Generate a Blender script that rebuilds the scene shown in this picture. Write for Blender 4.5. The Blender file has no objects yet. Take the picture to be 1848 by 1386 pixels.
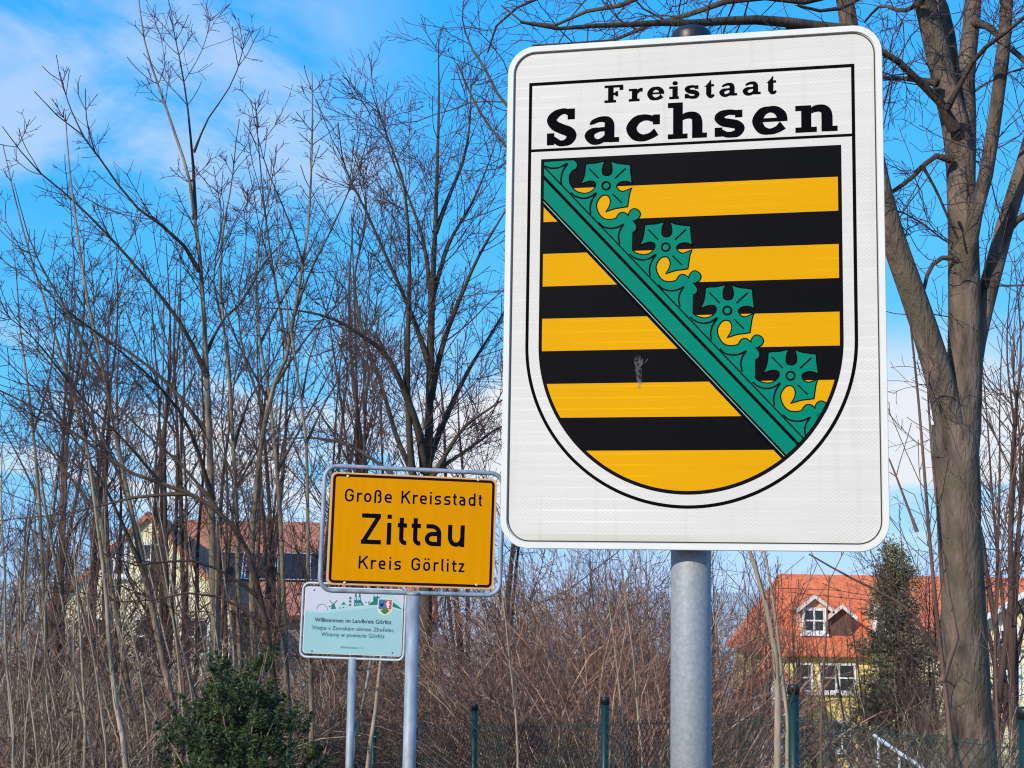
import bpy, bmesh, math, random
import numpy as np
from mathutils import Vector, Matrix
from mathutils.geometry import tessellate_polygon

SC = bpy.context.scene
COL = SC.collection

# ------------------------------------------------------------------ camera
PITCH, ROLL, FPX = 0.132038326, 0.0161965733, 2755.17
EYE = np.array([0.0, 0.0, 1.6])
_r = np.array([1.0, 0, 0]); FWD = np.array([0, math.cos(PITCH), math.sin(PITCH)]); _u = np.array([0, -math.sin(PITCH), math.cos(PITCH)])
RGT = _r * math.cos(ROLL) + _u * math.sin(ROLL)
UPV = -_r * math.sin(ROLL) + _u * math.cos(ROLL)
cam = bpy.data.cameras.new('camera'); co = bpy.data.objects.new('camera', cam); COL.objects.link(co)
M = Matrix.Identity(4)
for i in range(3):
    M[i][0], M[i][1], M[i][2], M[i][3] = RGT[i], UPV[i], -FWD[i], EYE[i]
co.matrix_world = M
cam.sensor_width = 36.0; cam.sensor_fit = 'HORIZONTAL'; cam.lens = FPX / 1848 * 36
cam.clip_start = 0.05; cam.clip_end = 8000
SC.camera = co

# ------------------------------------------------------------------ sky, sun, exposure
SUN_EL, SUN_AZ = math.radians(26), math.radians(-40)      # behind the viewer, to the left
sdir = Vector((math.sin(SUN_AZ) * math.cos(SUN_EL), -math.cos(SUN_AZ) * math.cos(SUN_EL), math.sin(SUN_EL)))
sun = bpy.data.lights.new('sun', 'SUN'); sun.energy = 4.4; sun.angle = math.radians(0.53); sun.color = (1.0, 0.925, 0.81)
so = bpy.data.objects.new('sun', sun); COL.objects.link(so)
so.rotation_euler = sdir.to_track_quat('Z', 'Y').to_euler(); so.location = (-20, -30, 30)

world = bpy.data.worlds.new('World'); SC.world = world; world.use_nodes = True
wn = world.node_tree.nodes; wl = world.node_tree.links; wn.clear()
def wnode(t, **k):
    n = wn.new(t)
    for a, b in k.items(): setattr(n, a, b)
    return n
sky = wnode('ShaderNodeTexSky', sky_type='NISHITA', sun_disc=False, sun_elevation=SUN_EL,
            sun_rotation=math.atan2(sdir.x, sdir.y), altitude=250, air_density=1.0, dust_density=0.1, ozone_density=1.6)
# grade the raw sky towards the deep saturated blue of the photograph (same curve over the whole dome)
sep = wnode('ShaderNodeSeparateColor'); wl.new(sky.outputs[0], sep.inputs[0]); comb = wnode('ShaderNodeCombineColor')
for ch, (gain, power) in enumerate(((0.49, 1.25), (0.775, 0.40), (1.20, 0.08))):
    vals = []
    n0 = wnode('ShaderNodeMath', operation='MULTIPLY'); n0.inputs[1].default_value = 0.1; wl.new(sep.outputs[ch], n0.inputs[0])
    n1 = wnode('ShaderNodeMath', operation='POWER'); n1.inputs[1].default_value = power; wl.new(n0.outputs[0], n1.inputs[0])
    n2 = wnode('ShaderNodeMath', operation='MULTIPLY'); n2.inputs[1].default_value = gain * 10; wl.new(n1.outputs[0], n2.inputs[0])
    wl.new(n2.outputs[0], comb.inputs[ch])
# clouds lie on two flat layers overhead: the view direction is projected on a plane
tc = wnode('ShaderNodeTexCoord'); sx = wnode('ShaderNodeSeparateXYZ'); wl.new(tc.outputs['Generated'], sx.inputs[0])
def wmath(op, a, b=None, clamp=False):
    n = wnode('ShaderNodeMath', operation=op, use_clamp=clamp)
    for i, v in enumerate((a, b)):
        if v is None: continue
        if isinstance(v, (int, float)): n.inputs[i].default_value = v
        else: wl.new(v, n.inputs[i])
    return n.outputs[0]
zc = wmath('ADD', wmath('MAXIMUM', sx.outputs[2], 0.0), 0.07)
cv = wnode('ShaderNodeCombineXYZ')
wl.new(wmath('DIVIDE', sx.outputs[0], zc), cv.inputs[0]); wl.new(wmath('DIVIDE', sx.outputs[1], zc), cv.inputs[1])
def cloud(scale, loc, lo, hi, rough, dist):
    mp = wnode('ShaderNodeMapping'); mp.inputs['Location'].default_value = loc; mp.inputs['Scale'].default_value = scale
    wl.new(cv.outputs[0], mp.inputs[0])
    nz = wnode('ShaderNodeTexNoise'); nz.inputs['Scale'].default_value = 1.0; nz.inputs['Detail'].default_value = 7
    nz.inputs['Roughness'].default_value = rough; nz.inputs['Distortion'].default_value = dist
    wl.new(mp.outputs[0], nz.inputs['Vector'])
    mr = wnode('ShaderNodeMapRange', interpolation_type='SMOOTHSTEP'); mr.inputs[1].default_value = lo; mr.inputs[2].default_value = hi
    wl.new(nz.outputs[0], mr.inputs[0])
    return mr.outputs[0]
CIRRUS = cloud((2.6, 1.5, 1), (3.3, 7.7, 0), 0.36, 0.66, 0.58, 0.6)
CUMULUS = cloud((0.75, 0.30, 1), (4.2, 6.1, 3.0), 0.395, 0.53, 0.55, 0.2)
def wrange(src, a, b):
    n = wnode('ShaderNodeMapRange', interpolation_type='SMOOTHSTEP'); n.inputs[1].default_value = a; n.inputs[2].default_value = b
    wl.new(src, n.inputs[0]); return n.outputs[0]
west = wrange(sx.outputs[0], -0.045, -0.12)                       # the veil of high cloud lies to the west, clear sky to the east
high = wrange(sx.outputs[2], 0.20, 0.27)
low = wmath('MULTIPLY', wrange(sx.outputs[2], 0.185, 0.12), wrange(sx.outputs[2], 0.02, 0.07))
cum = wmath('MULTIPLY', CUMULUS, low)
CIRRUS = wmath('MULTIPLY', wmath('MULTIPLY', CIRRUS, west), high)
mixA = wnode('ShaderNodeMix', data_type='RGBA'); wl.new(wmath('MULTIPLY', CIRRUS, 0.62), mixA.inputs[0])
wl.new(comb.outputs[0], mixA.inputs[6]); mixA.inputs[7].default_value = (6.6, 7.6, 9.8, 1)
mixB = wnode('ShaderNodeMix', data_type='RGBA'); wl.new(wmath('MULTIPLY', cum, 0.95), mixB.inputs[0])
wl.new(mixA.outputs[2], mixB.inputs[6]); mixB.inputs[7].default_value = (8.6, 8.8, 9.4, 1)
bg = wnode('ShaderNodeBackground'); bg.inputs['Strength'].default_value = 0.1
wl.new(mixB.outputs[2], bg.inputs[0])
wo = wnode('ShaderNodeOutputWorld'); wl.new(bg.outputs[0], wo.inputs[0])

vs = SC.view_settings
vs.view_transform = 'Standard'; vs.look = 'None'; vs.exposure = 0.0; vs.gamma = 1.0; vs.use_curve_mapping = False
SC.cycles.filter_width = 1.15; SC.cycles.max_bounces = 5; SC.cycles.diffuse_bounces = 3; SC.cycles.glossy_bounces = 2; SC.cycles.transparent_max_bounces = 6

# ------------------------------------------------------------------ helpers
rng = np.random.default_rng(11)
random.seed(5)

def at(px, py, d):
    """point seen at photo pixel (px,py), d metres in front of the camera"""
    return EYE + d * (FWD + RGT * (px - 924) / FPX - UPV * (py - 693) / FPX)

def gz(y):
    """height of the ground: flat verge, then a bank falling away"""
    return float(np.interp(y, [-2000, 5, 65, 5000], [0, 0, -6.0, -6.0]))

def mat(name, col, rough=0.6, metal=0.0, spec=0.5, var=0.0, scale=8.0, col2=None, bump=0.0, bscale=None, stretch=(1, 1, 1), detail=4, coat=0):
    m = bpy.data.materials.new(name); m.use_nodes = True
    nt = m.node_tree; b = nt.nodes['Principled BSDF']
    b.inputs['Base Color'].default_value = (*col, 1); b.inputs['Roughness'].default_value = rough
    b.inputs['Metallic'].default_value = metal; b.inputs['Specular IOR Level'].default_value = spec
    if coat: b.inputs['Coat Weight'].default_value = coat
    if var or bump or col2:
        t = nt.nodes.new('ShaderNodeTexCoord'); mp = nt.nodes.new('ShaderNodeMapping'); mp.inputs['Scale'].default_value = stretch
        nt.links.new(t.outputs['Object'], mp.inputs[0])
        n = nt.nodes.new('ShaderNodeTexNoise'); n.inputs['Scale'].default_value = scale; n.inputs['Detail'].default_value = detail
        nt.links.new(mp.outputs[0], n.inputs['Vector'])
        cr = nt.nodes.new('ShaderNodeValToRGB')
        c2 = col2 or tuple(c * (1 - var) for c in col)
        c1 = col if col2 else tuple(min(1, c * (1 + var)) for c in col)
        cr.color_ramp.elements[0].position = 0.32; cr.color_ramp.elements[1].position = 0.68
        cr.color_ramp.elements[0].color = (*c2, 1); cr.color_ramp.elements[1].color = (*c1, 1)
        nt.links.new(n.outputs[0], cr.inputs[0]); nt.links.new(cr.outputs[0], b.inputs['Base Color'])
        if bump:
            bn = n
            if bscale:
                bn = nt.nodes.new('ShaderNodeTexNoise'); bn.inputs['Scale'].default_value = bscale; bn.inputs['Detail'].default_value = 5
                nt.links.new(mp.outputs[0], bn.inputs['Vector'])
            bp = nt.nodes.new('ShaderNodeBump'); bp.inputs['Strength'].default_value = bump; bp.inputs['Distance'].default_value = 0.02
            nt.links.new(bn.outputs[0], bp.inputs['Height']); nt.links.new(bp.outputs[0], b.inputs['Normal'])
    return m

def tag(o, label=None, cat=None, group=None, kind=None):
    if label: o['label'] = label
    if cat: o['category'] = cat
    if group: o['group'] = group
    if kind: o['kind'] = kind
    return o

def empty(name, loc=(0, 0, 0), rz=0.0, ry=0.0):
    o = bpy.data.objects.new(name, None); COL.objects.link(o); o.location = loc; o.rotation_euler = (0, ry, rz)
    o.empty_display_size = 0.2
    return o

def link(name, me, m, parent=None, loc=None):
    o = bpy.data.objects.new(name, me); COL.objects.link(o)
    if m is not None:
        for k in (m if isinstance(m, (list, tuple)) else [m]): me.materials.append(k)
    if parent is not None: o.parent = parent
    if loc is not None: o.location = loc
    return o

def pymesh(name, v, f, m, parent=None, smooth=False, loc=None):
    me = bpy.data.meshes.new(name); me.from_pydata([tuple(map(float, q)) for q in v], [], [tuple(map(int, q)) for q in f]); me.update()
    if smooth: me.polygons.foreach_set('use_smooth', [True] * len(me.polygons))
    return link(name, me, m, parent, loc)

def quadmesh(name, V, Q, smooth=True):
    """V (n,3) floats, Q (m,4) ints -> mesh, fast"""
    me = bpy.data.meshes.new(name)
    n, m = len(V), len(Q)
    me.vertices.add(n); me.vertices.foreach_set('co', np.ascontiguousarray(V, dtype=np.float32).ravel())
    me.loops.add(m * 4); me.loops.foreach_set('vertex_index', np.ascontiguousarray(Q, dtype=np.int32).ravel())
    me.polygons.add(m); me.polygons.foreach_set('loop_start', np.arange(0, m * 4, 4, dtype=np.int32))
    try: me.polygons.foreach_set('loop_total', np.full(m, 4, dtype=np.int32))
    except Exception: pass
    me.polygons.foreach_set('use_smooth', np.full(m, smooth, dtype=bool))
    me.update(calc_edges=True)
    return me

def tubes(P, R, sides):
    """P (N,K,3) polylines, R (N,K) radii -> V, Q"""
    N, K, _ = P.shape
    T = np.gradient(P, axis=1); T /= np.linalg.norm(T, axis=2, keepdims=True) + 1e-9
    D = P[:, -1] - P[:, 0]; D /= np.linalg.norm(D, axis=1, keepdims=True) + 1e-9
    ref = np.where((np.abs(D[:, 1:2]) < 0.75), np.array([[0, 1.0, 0]]), np.array([[1.0, 0, 0]]))[:, None, :]
    A = np.cross(T, np.broadcast_to(ref, T.shape)); A /= np.linalg.norm(A, axis=2, keepdims=True) + 1e-9
    B = np.cross(T, A)
    th = np.arange(sides) * 2 * math.pi / sides
    V = P[:, :, None, :] + R[:, :, None, None] * (A[:, :, None, :] * np.cos(th)[None, None, :, None] + B[:, :, None, :] * np.sin(th)[None, None, :, None])
    idx = np.arange(N * K * sides).reshape(N, K, sides)
    a = idx[:, :-1]; b = idx[:, 1:]
    Q = np.stack([a, np.roll(a, -1, axis=2), np.roll(b, -1, axis=2), b], axis=-1).reshape(-1, 4)
    return V.reshape(-1, 3), Q

class Tubes:
    def __init__(s): s.V = []; s.Q = []; s.n = 0
    def add(s, P, R, sides=3):
        if len(P) == 0: return s
        V, Q = tubes(np.asarray(P, float), np.asarray(R, float), sides)
        s.V.append(V); s.Q.append(Q + s.n); s.n += len(V); return s
    def raw(s, V, Q):
        s.V.append(np.asarray(V, float)); s.Q.append(np.asarray(Q, int) + s.n); s.n += len(V); return s
    def build(s, name, m, parent=None, origin=None, smooth=True):
        if not s.V: return None
        V = np.concatenate(s.V)
        if origin is not None: V = V - np.asarray(origin)
        return link(name, quadmesh(name, V, np.concatenate(s.Q), smooth), m, parent)

def catmull(pts, n, closed=False):
    """n samples per span through the points"""
    P = np.asarray(pts, float)
    if closed: P = np.vstack([P[-1], P, P[0], P[1]])
    else: P = np.vstack([2 * P[0] - P[1], P, 2 * P[-1] - P[-2]])
    t = np.linspace(0, 1, n, endpoint=False)[:, None]
    out = []
    for i in range(1, len(P) - 2):
        a, b, c, d = P[i - 1], P[i], P[i + 1], P[i + 2]
        out.append(0.5 * (2 * b + (c - a) * t + (2 * a - 5 * b + 4 * c - d) * t ** 2 + (3 * b - a - 3 * c + d) * t ** 3))
    out = np.vstack(out)
    return out if closed else np.vstack([out, P[-2]])

def box(v, f, x0, x1, y0, y1, z0, z1):
    n = len(v)
    v += [(x0, y0, z0), (x1, y0, z0), (x1, y1, z0), (x0, y1, z0), (x0, y0, z1), (x1, y0, z1), (x1, y1, z1), (x0, y1, z1)]
    f += [(n, n + 3, n + 2, n + 1), (n + 4, n + 5, n + 6, n + 7), (n, n + 1, n + 5, n + 4), (n + 1, n + 2, n + 6, n + 5), (n + 2, n + 3, n + 7, n + 6), (n + 3, n, n + 4, n + 7)]

def rrect(w, h, r, n=8):
    """outline of a rounded rectangle, counter-clockwise from the right side"""
    o = []
    for cx, cy, a0 in ((w - r, h - r, 0), (-w + r, h - r, 90), (-w + r, -h + r, 180), (w - r, -h + r, 270)):
        for k in range(n + 1):
            a = math.radians(a0 + 90 * k / n); o.append((cx + r * math.cos(a), cy + r * math.sin(a)))
    return o

def loopmesh(name, loops, m, parent, cap0=True, cap1=True, smooth=False):
    """bridge closed rings of equal length (list of (x,y,z) lists)"""
    n = len(loops[0]); v = [p for l in loops for p in l]; f = []
    for i in range(len(loops) - 1):
        for k in range(n):
            f.append((i * n + k, i * n + (k + 1) % n, (i + 1) * n + (k + 1) % n, (i + 1) * n + k))
    if cap0: f.append(tuple(range(n))[::-1])
    if cap1: f.append(tuple(range((len(loops) - 1) * n, len(loops) * n)))
    return pymesh(name, v, f, m, parent, smooth)

# ---- flat print: 2-D shapes in millimetres on the face of a sign (x right, y up), each layer a hair in front of the last
class Print:
    def __init__(s): s.v = []; s.f = []; s.mi = []; s.mats = []
    def _m(s, m):
        if m not in s.mats: s.mats.append(m)
        return s.mats.index(m)
    def poly(s, pts, layer, m):
        pts = [(float(p[0]), float(p[1])) for p in pts]
        if len(pts) < 3: return
        n = len(s.v); k = s._m(m)
        tri = tessellate_polygon([[Vector((x, y, 0)) for x, y in pts]])
        s.v += [(x / 1000, -0.00035 * layer, y / 1000) for x, y in pts]
        for t in tri:
            a, b, c = (pts[i] for i in t)
            ar = (b[0] - a[0]) * (c[1] - a[1]) - (b[1] - a[1]) * (c[0] - a[0])
            if abs(ar) < 1e-9: continue
            t = t if ar > 0 else (t[0], t[2], t[1])
            s.f.append(tuple(n + i for i in t)); s.mi.append(k)
    def strip(s, L, Rr, layer, m, clip=None):
        for i in range(len(L) - 1):
            q = [L[i], L[i + 1], Rr[i + 1], Rr[i]]
            if clip is not None: q = clip_poly(q, clip)
            if len(q) >= 3:
                n = len(s.v); k = s._m(m)
                ar = sum(q[j][0] * q[(j + 1) % len(q)][1] - q[(j + 1) % len(q)][0] * q[j][1] for j in range(len(q)))
                if ar < 0: q = q[::-1]
                s.v += [(x / 1000, -0.00035 * layer, y / 1000) for x, y in q]
                s.f.append(tuple(range(n, n + len(q)))); s.mi.append(k)
    def stroke(s, pts, w, layer, m, closed=False, clip=None):
        L, Rr = offsets(pts, w, closed)
        s.strip(L, Rr, layer, m, clip)
    def build(s, name, parent):
        me = bpy.data.meshes.new(name); me.from_pydata(s.v, [], s.f); me.update()
        for m in s.mats: me.materials.append(m)
        me.polygons.foreach_set('material_index', s.mi)
        o = bpy.data.objects.new(name, me); COL.objects.link(o); o.parent = parent
        return o

def offsets(pts, w, closed=False):
    """left and right edge of a stroke with mitred joints; w a number or one width per point"""
    P = np.asarray(pts, float)
    keep = np.r_[True, np.linalg.norm(np.diff(P, axis=0), axis=1) > 1e-4]
    if not np.isscalar(w): w = np.asarray(w, float)[keep]
    P = P[keep]; n = len(P)
    W = np.full(n, float(w)) if np.isscalar(w) else np.asarray(w, float)
    L, Rr = [], []
    for i in range(n):
        a = P[(i - 1) % n] if (closed or i > 0) else None
        c = P[(i + 1) % n] if (closed or i < n - 1) else None
        d1 = P[i] - a if a is not None else c - P[i]
        d2 = c - P[i] if c is not None else d1
        d1 = d1 / (np.linalg.norm(d1) + 1e-9); d2 = d2 / (np.linalg.norm(d2) + 1e-9)
        n1 = np.array([-d1[1], d1[0]]); n2 = np.array([-d2[1], d2[0]])
        mm = n1 + n2; mm = mm / (np.linalg.norm(mm) + 1e-9)
        k = min(1 / max(0.35, float(mm @ n1)), 2.2)
        L.append(tuple(P[i] + mm * W[i] / 2 * k)); Rr.append(tuple(P[i] - mm * W[i] / 2 * k))
    if closed: L.append(L[0]); Rr.append(Rr[0])
    return L, Rr

def clip_poly(q, C):
    """Sutherland-Hodgman against a convex counter-clockwise outline"""
    out = [tuple(p) for p in q]
    for i in range(len(C)):
        if len(out) < 3: return []
        ax, ay = C[i]; bx, by = C[(i + 1) % len(C)]
        ins = lambda p: (bx - ax) * (p[1] - ay) - (by - ay) * (p[0] - ax) >= -1e-9
        res = []
        for j in range(len(out)):
            p, q2 = out[j - 1], out[j]
            ip, iq = ins(p), ins(q2)
            if ip != iq:
                d = (bx - ax) * (q2[1] - p[1]) - (by - ay) * (q2[0] - p[0])
                t = -((bx - ax) * (p[1] - ay) - (by - ay) * (p[0] - ax)) / (d if abs(d) > 1e-12 else 1e-12)
                res.append((p[0] + (q2[0] - p[0]) * t, p[1] + (q2[1] - p[1]) * t))
            if iq: res.append(q2)
        out = res
    return out

def smooth_path(pts, n=4):
    """points (x,y) or (x,y,1) where 1 marks a sharp corner -> dense polyline"""
    out = []; seg = [pts[0][:2]]
    for p in pts[1:]:
        seg.append(p[:2])
        if len(p) > 2:
            out += [tuple(q) for q in catmull(seg, n)[:-1]] if len(seg) > 2 else [seg[0]]
            seg = [p[:2]]
    out += [tuple(q) for q in catmull(seg, n)] if len(seg) > 2 else [tuple(q) for q in seg]
    return out

def round_poly(pts, rad, n=6):
    """polyline with its inner corners rounded; rad one number or one per inner corner"""
    P = [np.array(p, float) for p in pts]; out = [tuple(P[0])]
    for i in range(1, len(P) - 1):
        r = rad if np.isscalar(rad) else rad[i - 1]
        a, b, c = P[i - 1], P[i], P[i + 1]
        la, lc = np.linalg.norm(a - b), np.linalg.norm(c - b)
        if r <= 0: out.append(tuple(b)); continue
        r1 = min(r, la * (0.5 if i > 1 else 0.98)); r2 = min(r, lc * (0.5 if i < len(P) - 2 else 0.98))
        p0 = b + (a - b) / la * r1; p2 = b + (c - b) / lc * r2
        for k in range(n + 1):
            t = k / n; w = 0.78          # a conic close to a circular arc
            den = (1 - t) ** 2 + 2 * w * t * (1 - t) + t ** 2
            out.append(tuple(((1 - t) ** 2 * p0 + 2 * w * t * (1 - t) * b + t ** 2 * p2) / den))
    out.append(tuple(P[-1])); return out

def round_closed(x0, y0, x1, y1, r, n=6):
    o = rrect((x1 - x0) / 2, (y1 - y0) / 2, min(r, (x1 - x0) / 2 - .01, (y1 - y0) / 2 - .01), n)
    return [(x + (x0 + x1) / 2, y + (y0 + y1) / 2) for x, y in o]

def frame_tube(name, w, h, r, rad, m, parent, y=0.0, n=8):
    pts = rrect(w, h, r, n); ring = []; N = len(pts)
    V = []; Q = []; S = 10
    for i in range(N):
        a = np.array(pts[i - 1]); c = np.array(pts[(i + 1) % N]); t = (c - a) / np.linalg.norm(c - a); nn = np.array([t[1], -t[0]])
        for k in range(S):
            th = 2 * math.pi * k / S
            V.append((pts[i][0] + nn[0] * rad * math.cos(th), y + rad * math.sin(th), pts[i][1] + nn[1] * rad * math.cos(th)))
    for i in range(N):
        for k in range(S):
            Q.append((i * S + k, ((i + 1) % N) * S + k, ((i + 1) % N) * S + (k + 1) % S, i * S + (k + 1) % S))
    return pymesh(name, V, Q, m, parent, True)

def cyl(name, x, y, z0, z1, r, m, parent, n=32, r1=None, dome=0.0):
    rings = [(z0, r), (z1, r1 or r)]
    if dome: rings += [(z1 + dome * .55, (r1 or r) * .93), (z1 + dome * .9, (r1 or r) * .75), (z1 + dome, (r1 or r) * .3)]
    loops = [[(x + q * math.cos(2 * math.pi * k / n), y + q * math.sin(2 * math.pi * k / n), z) for k in range(n)] for z, q in rings]
    return loopmesh(name, loops, m, parent, smooth=True)

# ------------------------------------------------------------------ materials
M_GROUND = mat('leaf_litter', (0.13, 0.095, 0.06), 0.95, var=0.5, scale=3.0, bump=0.6, bscale=20)
M_BLACK = mat('black_film', (0.004, 0.004, 0.005), 0.6, spec=0.0)
def sheeting(name, col, amp, streak, rough=0.5, dirt=False):
    """prismatic reflective sheeting: a fine zigzag relief and faint horizontal streaks"""
    m = bpy.data.materials.new(name); m.use_nodes = True; nt = m.node_tree; b = nt.nodes['Principled BSDF']
    b.inputs['Roughness'].default_value = rough; b.inputs['Specular IOR Level'].default_value = 0.03
    def mth(op, a, c=None):
        n = nt.nodes.new('ShaderNodeMath'); n.operation = op
        for i, v in enumerate((a, c)):
            if v is None: continue
            if isinstance(v, (int, float)): n.inputs[i].default_value = v
            else: nt.links.new(v, n.inputs[i])
        return n.outputs[0]
    t = nt.nodes.new('ShaderNodeTexCoord'); s = nt.nodes.new('ShaderNodeSeparateXYZ'); nt.links.new(t.outputs['Object'], s.inputs[0])
    tri = mth('PINGPONG', mth('MULTIPLY', s.outputs[0], 150.0), 1.0)
    zig = mth('SINE', mth('MULTIPLY', mth('ADD', mth('MULTIPLY', s.outputs[2], 95.0), mth('MULTIPLY', tri, 0.9)), 2 * math.pi))
    mp = nt.nodes.new('ShaderNodeMapping'); mp.inputs['Scale'].default_value = (1.3, 1, 75); nt.links.new(t.outputs['Object'], mp.inputs[0])
    nz = nt.nodes.new('ShaderNodeTexNoise'); nz.inputs['Scale'].default_value = 1.0; nz.inputs['Detail'].default_value = 2; nt.links.new(mp.outputs[0], nz.inputs['Vector'])
    n2 = nt.nodes.new('ShaderNodeTexNoise'); n2.inputs['Scale'].default_value = 2.2; n2.inputs['Detail'].default_value = 3; nt.links.new(t.outputs['Object'], n2.inputs['Vector'])
    v = mth('ADD', mth('ADD', 1.0, mth('MULTIPLY', zig, amp)), mth('ADD', mth('MULTIPLY', mth('SUBTRACT', nz.outputs[0], 0.5), streak), mth('MULTIPLY', mth('SUBTRACT', n2.outputs[0], 0.5), 0.10)))
    glint_lines = mth('POWER', mth('MAXIMUM', mth('SINE', mth('MULTIPLY', s.outputs[2], 2 * math.pi / .0305)), 0.0), 14.0)       # faint horizontal streak highlights, painted into the film colour
    v = mth('ADD', v, mth('MULTIPLY', glint_lines, mth('MULTIPLY', mth('MAXIMUM', mth('SUBTRACT', n2.outputs[0], .46), 0.0), 0.9)))
    vm = nt.nodes.new('ShaderNodeVectorMath'); vm.operation = 'SCALE'; vm.inputs[0].default_value = col; nt.links.new(v, vm.inputs['Scale'])
    nt.links.new(vm.outputs[0], b.inputs['Base Color'])
    if dirt:
        m2 = nt.nodes.new('ShaderNodeMapping'); m2.inputs['Scale'].default_value = (38, 1, 1.6); nt.links.new(t.outputs['Object'], m2.inputs[0])
        n3 = nt.nodes.new('ShaderNodeTexNoise'); n3.inputs['Scale'].default_value = 1.0; n3.inputs['Detail'].default_value = 5; nt.links.new(m2.outputs[0], n3.inputs['Vector'])
        n4 = nt.nodes.new('ShaderNodeTexNoise'); n4.inputs['Scale'].default_value = 55; n4.inputs['Detail'].default_value = 6; nt.links.new(t.outputs['Object'], n4.inputs['Vector'])
        def rg(src, a, c):
            q = nt.nodes.new('ShaderNodeMapRange'); q.inputs[1].default_value = a; q.inputs[2].default_value = c; nt.links.new(src, q.inputs[0]); return q.outputs[0]
        lip = mth('MULTIPLY', rg(s.outputs[2], -0.655, -0.69), mth('ADD', 0.25, rg(n2.outputs[0], .42, .6)))        # moss line above the lower rim
        runs = mth('MULTIPLY', rg(n3.outputs[0], .55, .75), 0.22); specks = mth('MULTIPLY', rg(n4.outputs[0], .70, .76), .5)
        fac = mth('MINIMUM', mth('ADD', mth('ADD', mth('MULTIPLY', lip, .55), runs), specks), .8)
        mx = nt.nodes.new('ShaderNodeMix'); mx.data_type = 'RGBA'; nt.links.new(fac, mx.inputs[0]); nt.links.new(vm.outputs[0], mx.inputs[6]); mx.inputs[7].default_value = (.40, .37, .27, 1)
        nt.links.new(mx.outputs[2], b.inputs['Base Color'])
    bp = nt.nodes.new('ShaderNodeBump'); bp.inputs['Strength'].default_value = 0.05; bp.inputs['Distance'].default_value = 0.001
    nt.links.new(zig, bp.inputs['Height']); nt.links.new(bp.outputs[0], b.inputs['Normal'])
    return m
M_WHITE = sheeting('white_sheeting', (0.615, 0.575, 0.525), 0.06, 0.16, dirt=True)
M_WHITE2 = sheeting('white_band_sheeting', (0.612, 0.572, 0.524), 0.055, 0.08)
M_YELLOW = sheeting('yellow_sheeting', (0.650, 0.308, 0.002), 0.05, 0.08)
M_GREEN = sheeting('green_sheeting', (0.0, 0.185, 0.118), 0.07, 0.06)
M_FIELD = sheeting('black_sheeting', (0.0035, 0.0035, 0.0045), 0.3, 0.3, 0.5)
M_HAIR = mat('pale_green_film', (0.12, 0.42, 0.32), 0.4)
M_RIM = mat('white_rim_paint', (0.66, 0.645, 0.60), 0.5, spec=.1, var=0.04, scale=6)
M_GAP = mat('dark_joint', (0.03, 0.03, 0.025), 0.8)
M_ALU = mat('weathered_aluminium', (0.42, 0.43, 0.45), 0.5, 0.6, var=0.1, scale=5)
M_GALV = mat('galvanised_steel', (0.285, 0.30, 0.315), 0.62, 0.2, var=0.13, scale=95, bump=0.06, detail=8)
M_GALV2 = mat('weathered_galvanised_steel', (0.29, 0.325, 0.365), 0.6, 0.25, var=0.25, scale=16, bump=0.15, stretch=(1, 1, .45))
M_CAP = mat('black_plastic', (0.012, 0.012, 0.014), 0.42)
M_ORANGE = mat('orange_film', (0.74, 0.285, 0.001), 0.5, spec=0.03, var=0.04, scale=2.0, stretch=(9, 1, .5))
M_EDGE = mat('pale_orange_edge', (0.66, 0.42, 0.20), 0.5)
M_SCREW = mat('bright_screw_head', (0.75, 0.66, 0.45), 0.35, 0.4)
M_DIRT = mat('dried_splash', (0.22, 0.21, 0.23), 0.8, spec=.05)
_n = M_DIRT.node_tree.nodes; _t = _n.new('ShaderNodeTexCoord'); _z = _n.new('ShaderNodeTexNoise'); _z.inputs['Scale'].default_value = 120; _z.inputs['Detail'].default_value = 6
_q = _n.new('ShaderNodeMapRange'); _q.inputs[1].default_value = .36; _q.inputs[2].default_value = .72; _q.inputs[4].default_value = .5
M_DIRT.node_tree.links.new(_t.outputs['Object'], _z.inputs['Vector']); M_DIRT.node_tree.links.new(_z.outputs[0], _q.inputs[0]); M_DIRT.node_tree.links.new(_q.outputs[0], _n['Principled BSDF'].inputs['Alpha'])

# ------------------------------------------------------------------ ground
def sheet(name, ys, xs, m):
    gv = [(x, y, gz(y)) for y in ys for x in xs]; nx = len(xs)
    gf = [(j * nx + i, j * nx + i + 1, (j + 1) * nx + i + 1, (j + 1) * nx + i) for j in range(len(ys) - 1) for i in range(nx - 1)]
    return tag(pymesh(name, gv, gf, m), kind='structure')
XS = [-4000, -600, -120, -40, -20, -10, -5, 0, 5, 10, 20, 40, 120, 600, 4000]
sheet('ground', [-600, -60, -5, 5, 12, 20, 30, 45, 65, 90], XS, M_GROUND)
sheet('field', [90, 150, 300, 600, 1500, 5000], XS, mat('haze_pale_field', (0.50, 0.50, 0.44), 0.95, var=.12, scale=.03))  # far ground; its pale colour stands in for distant haze

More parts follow.
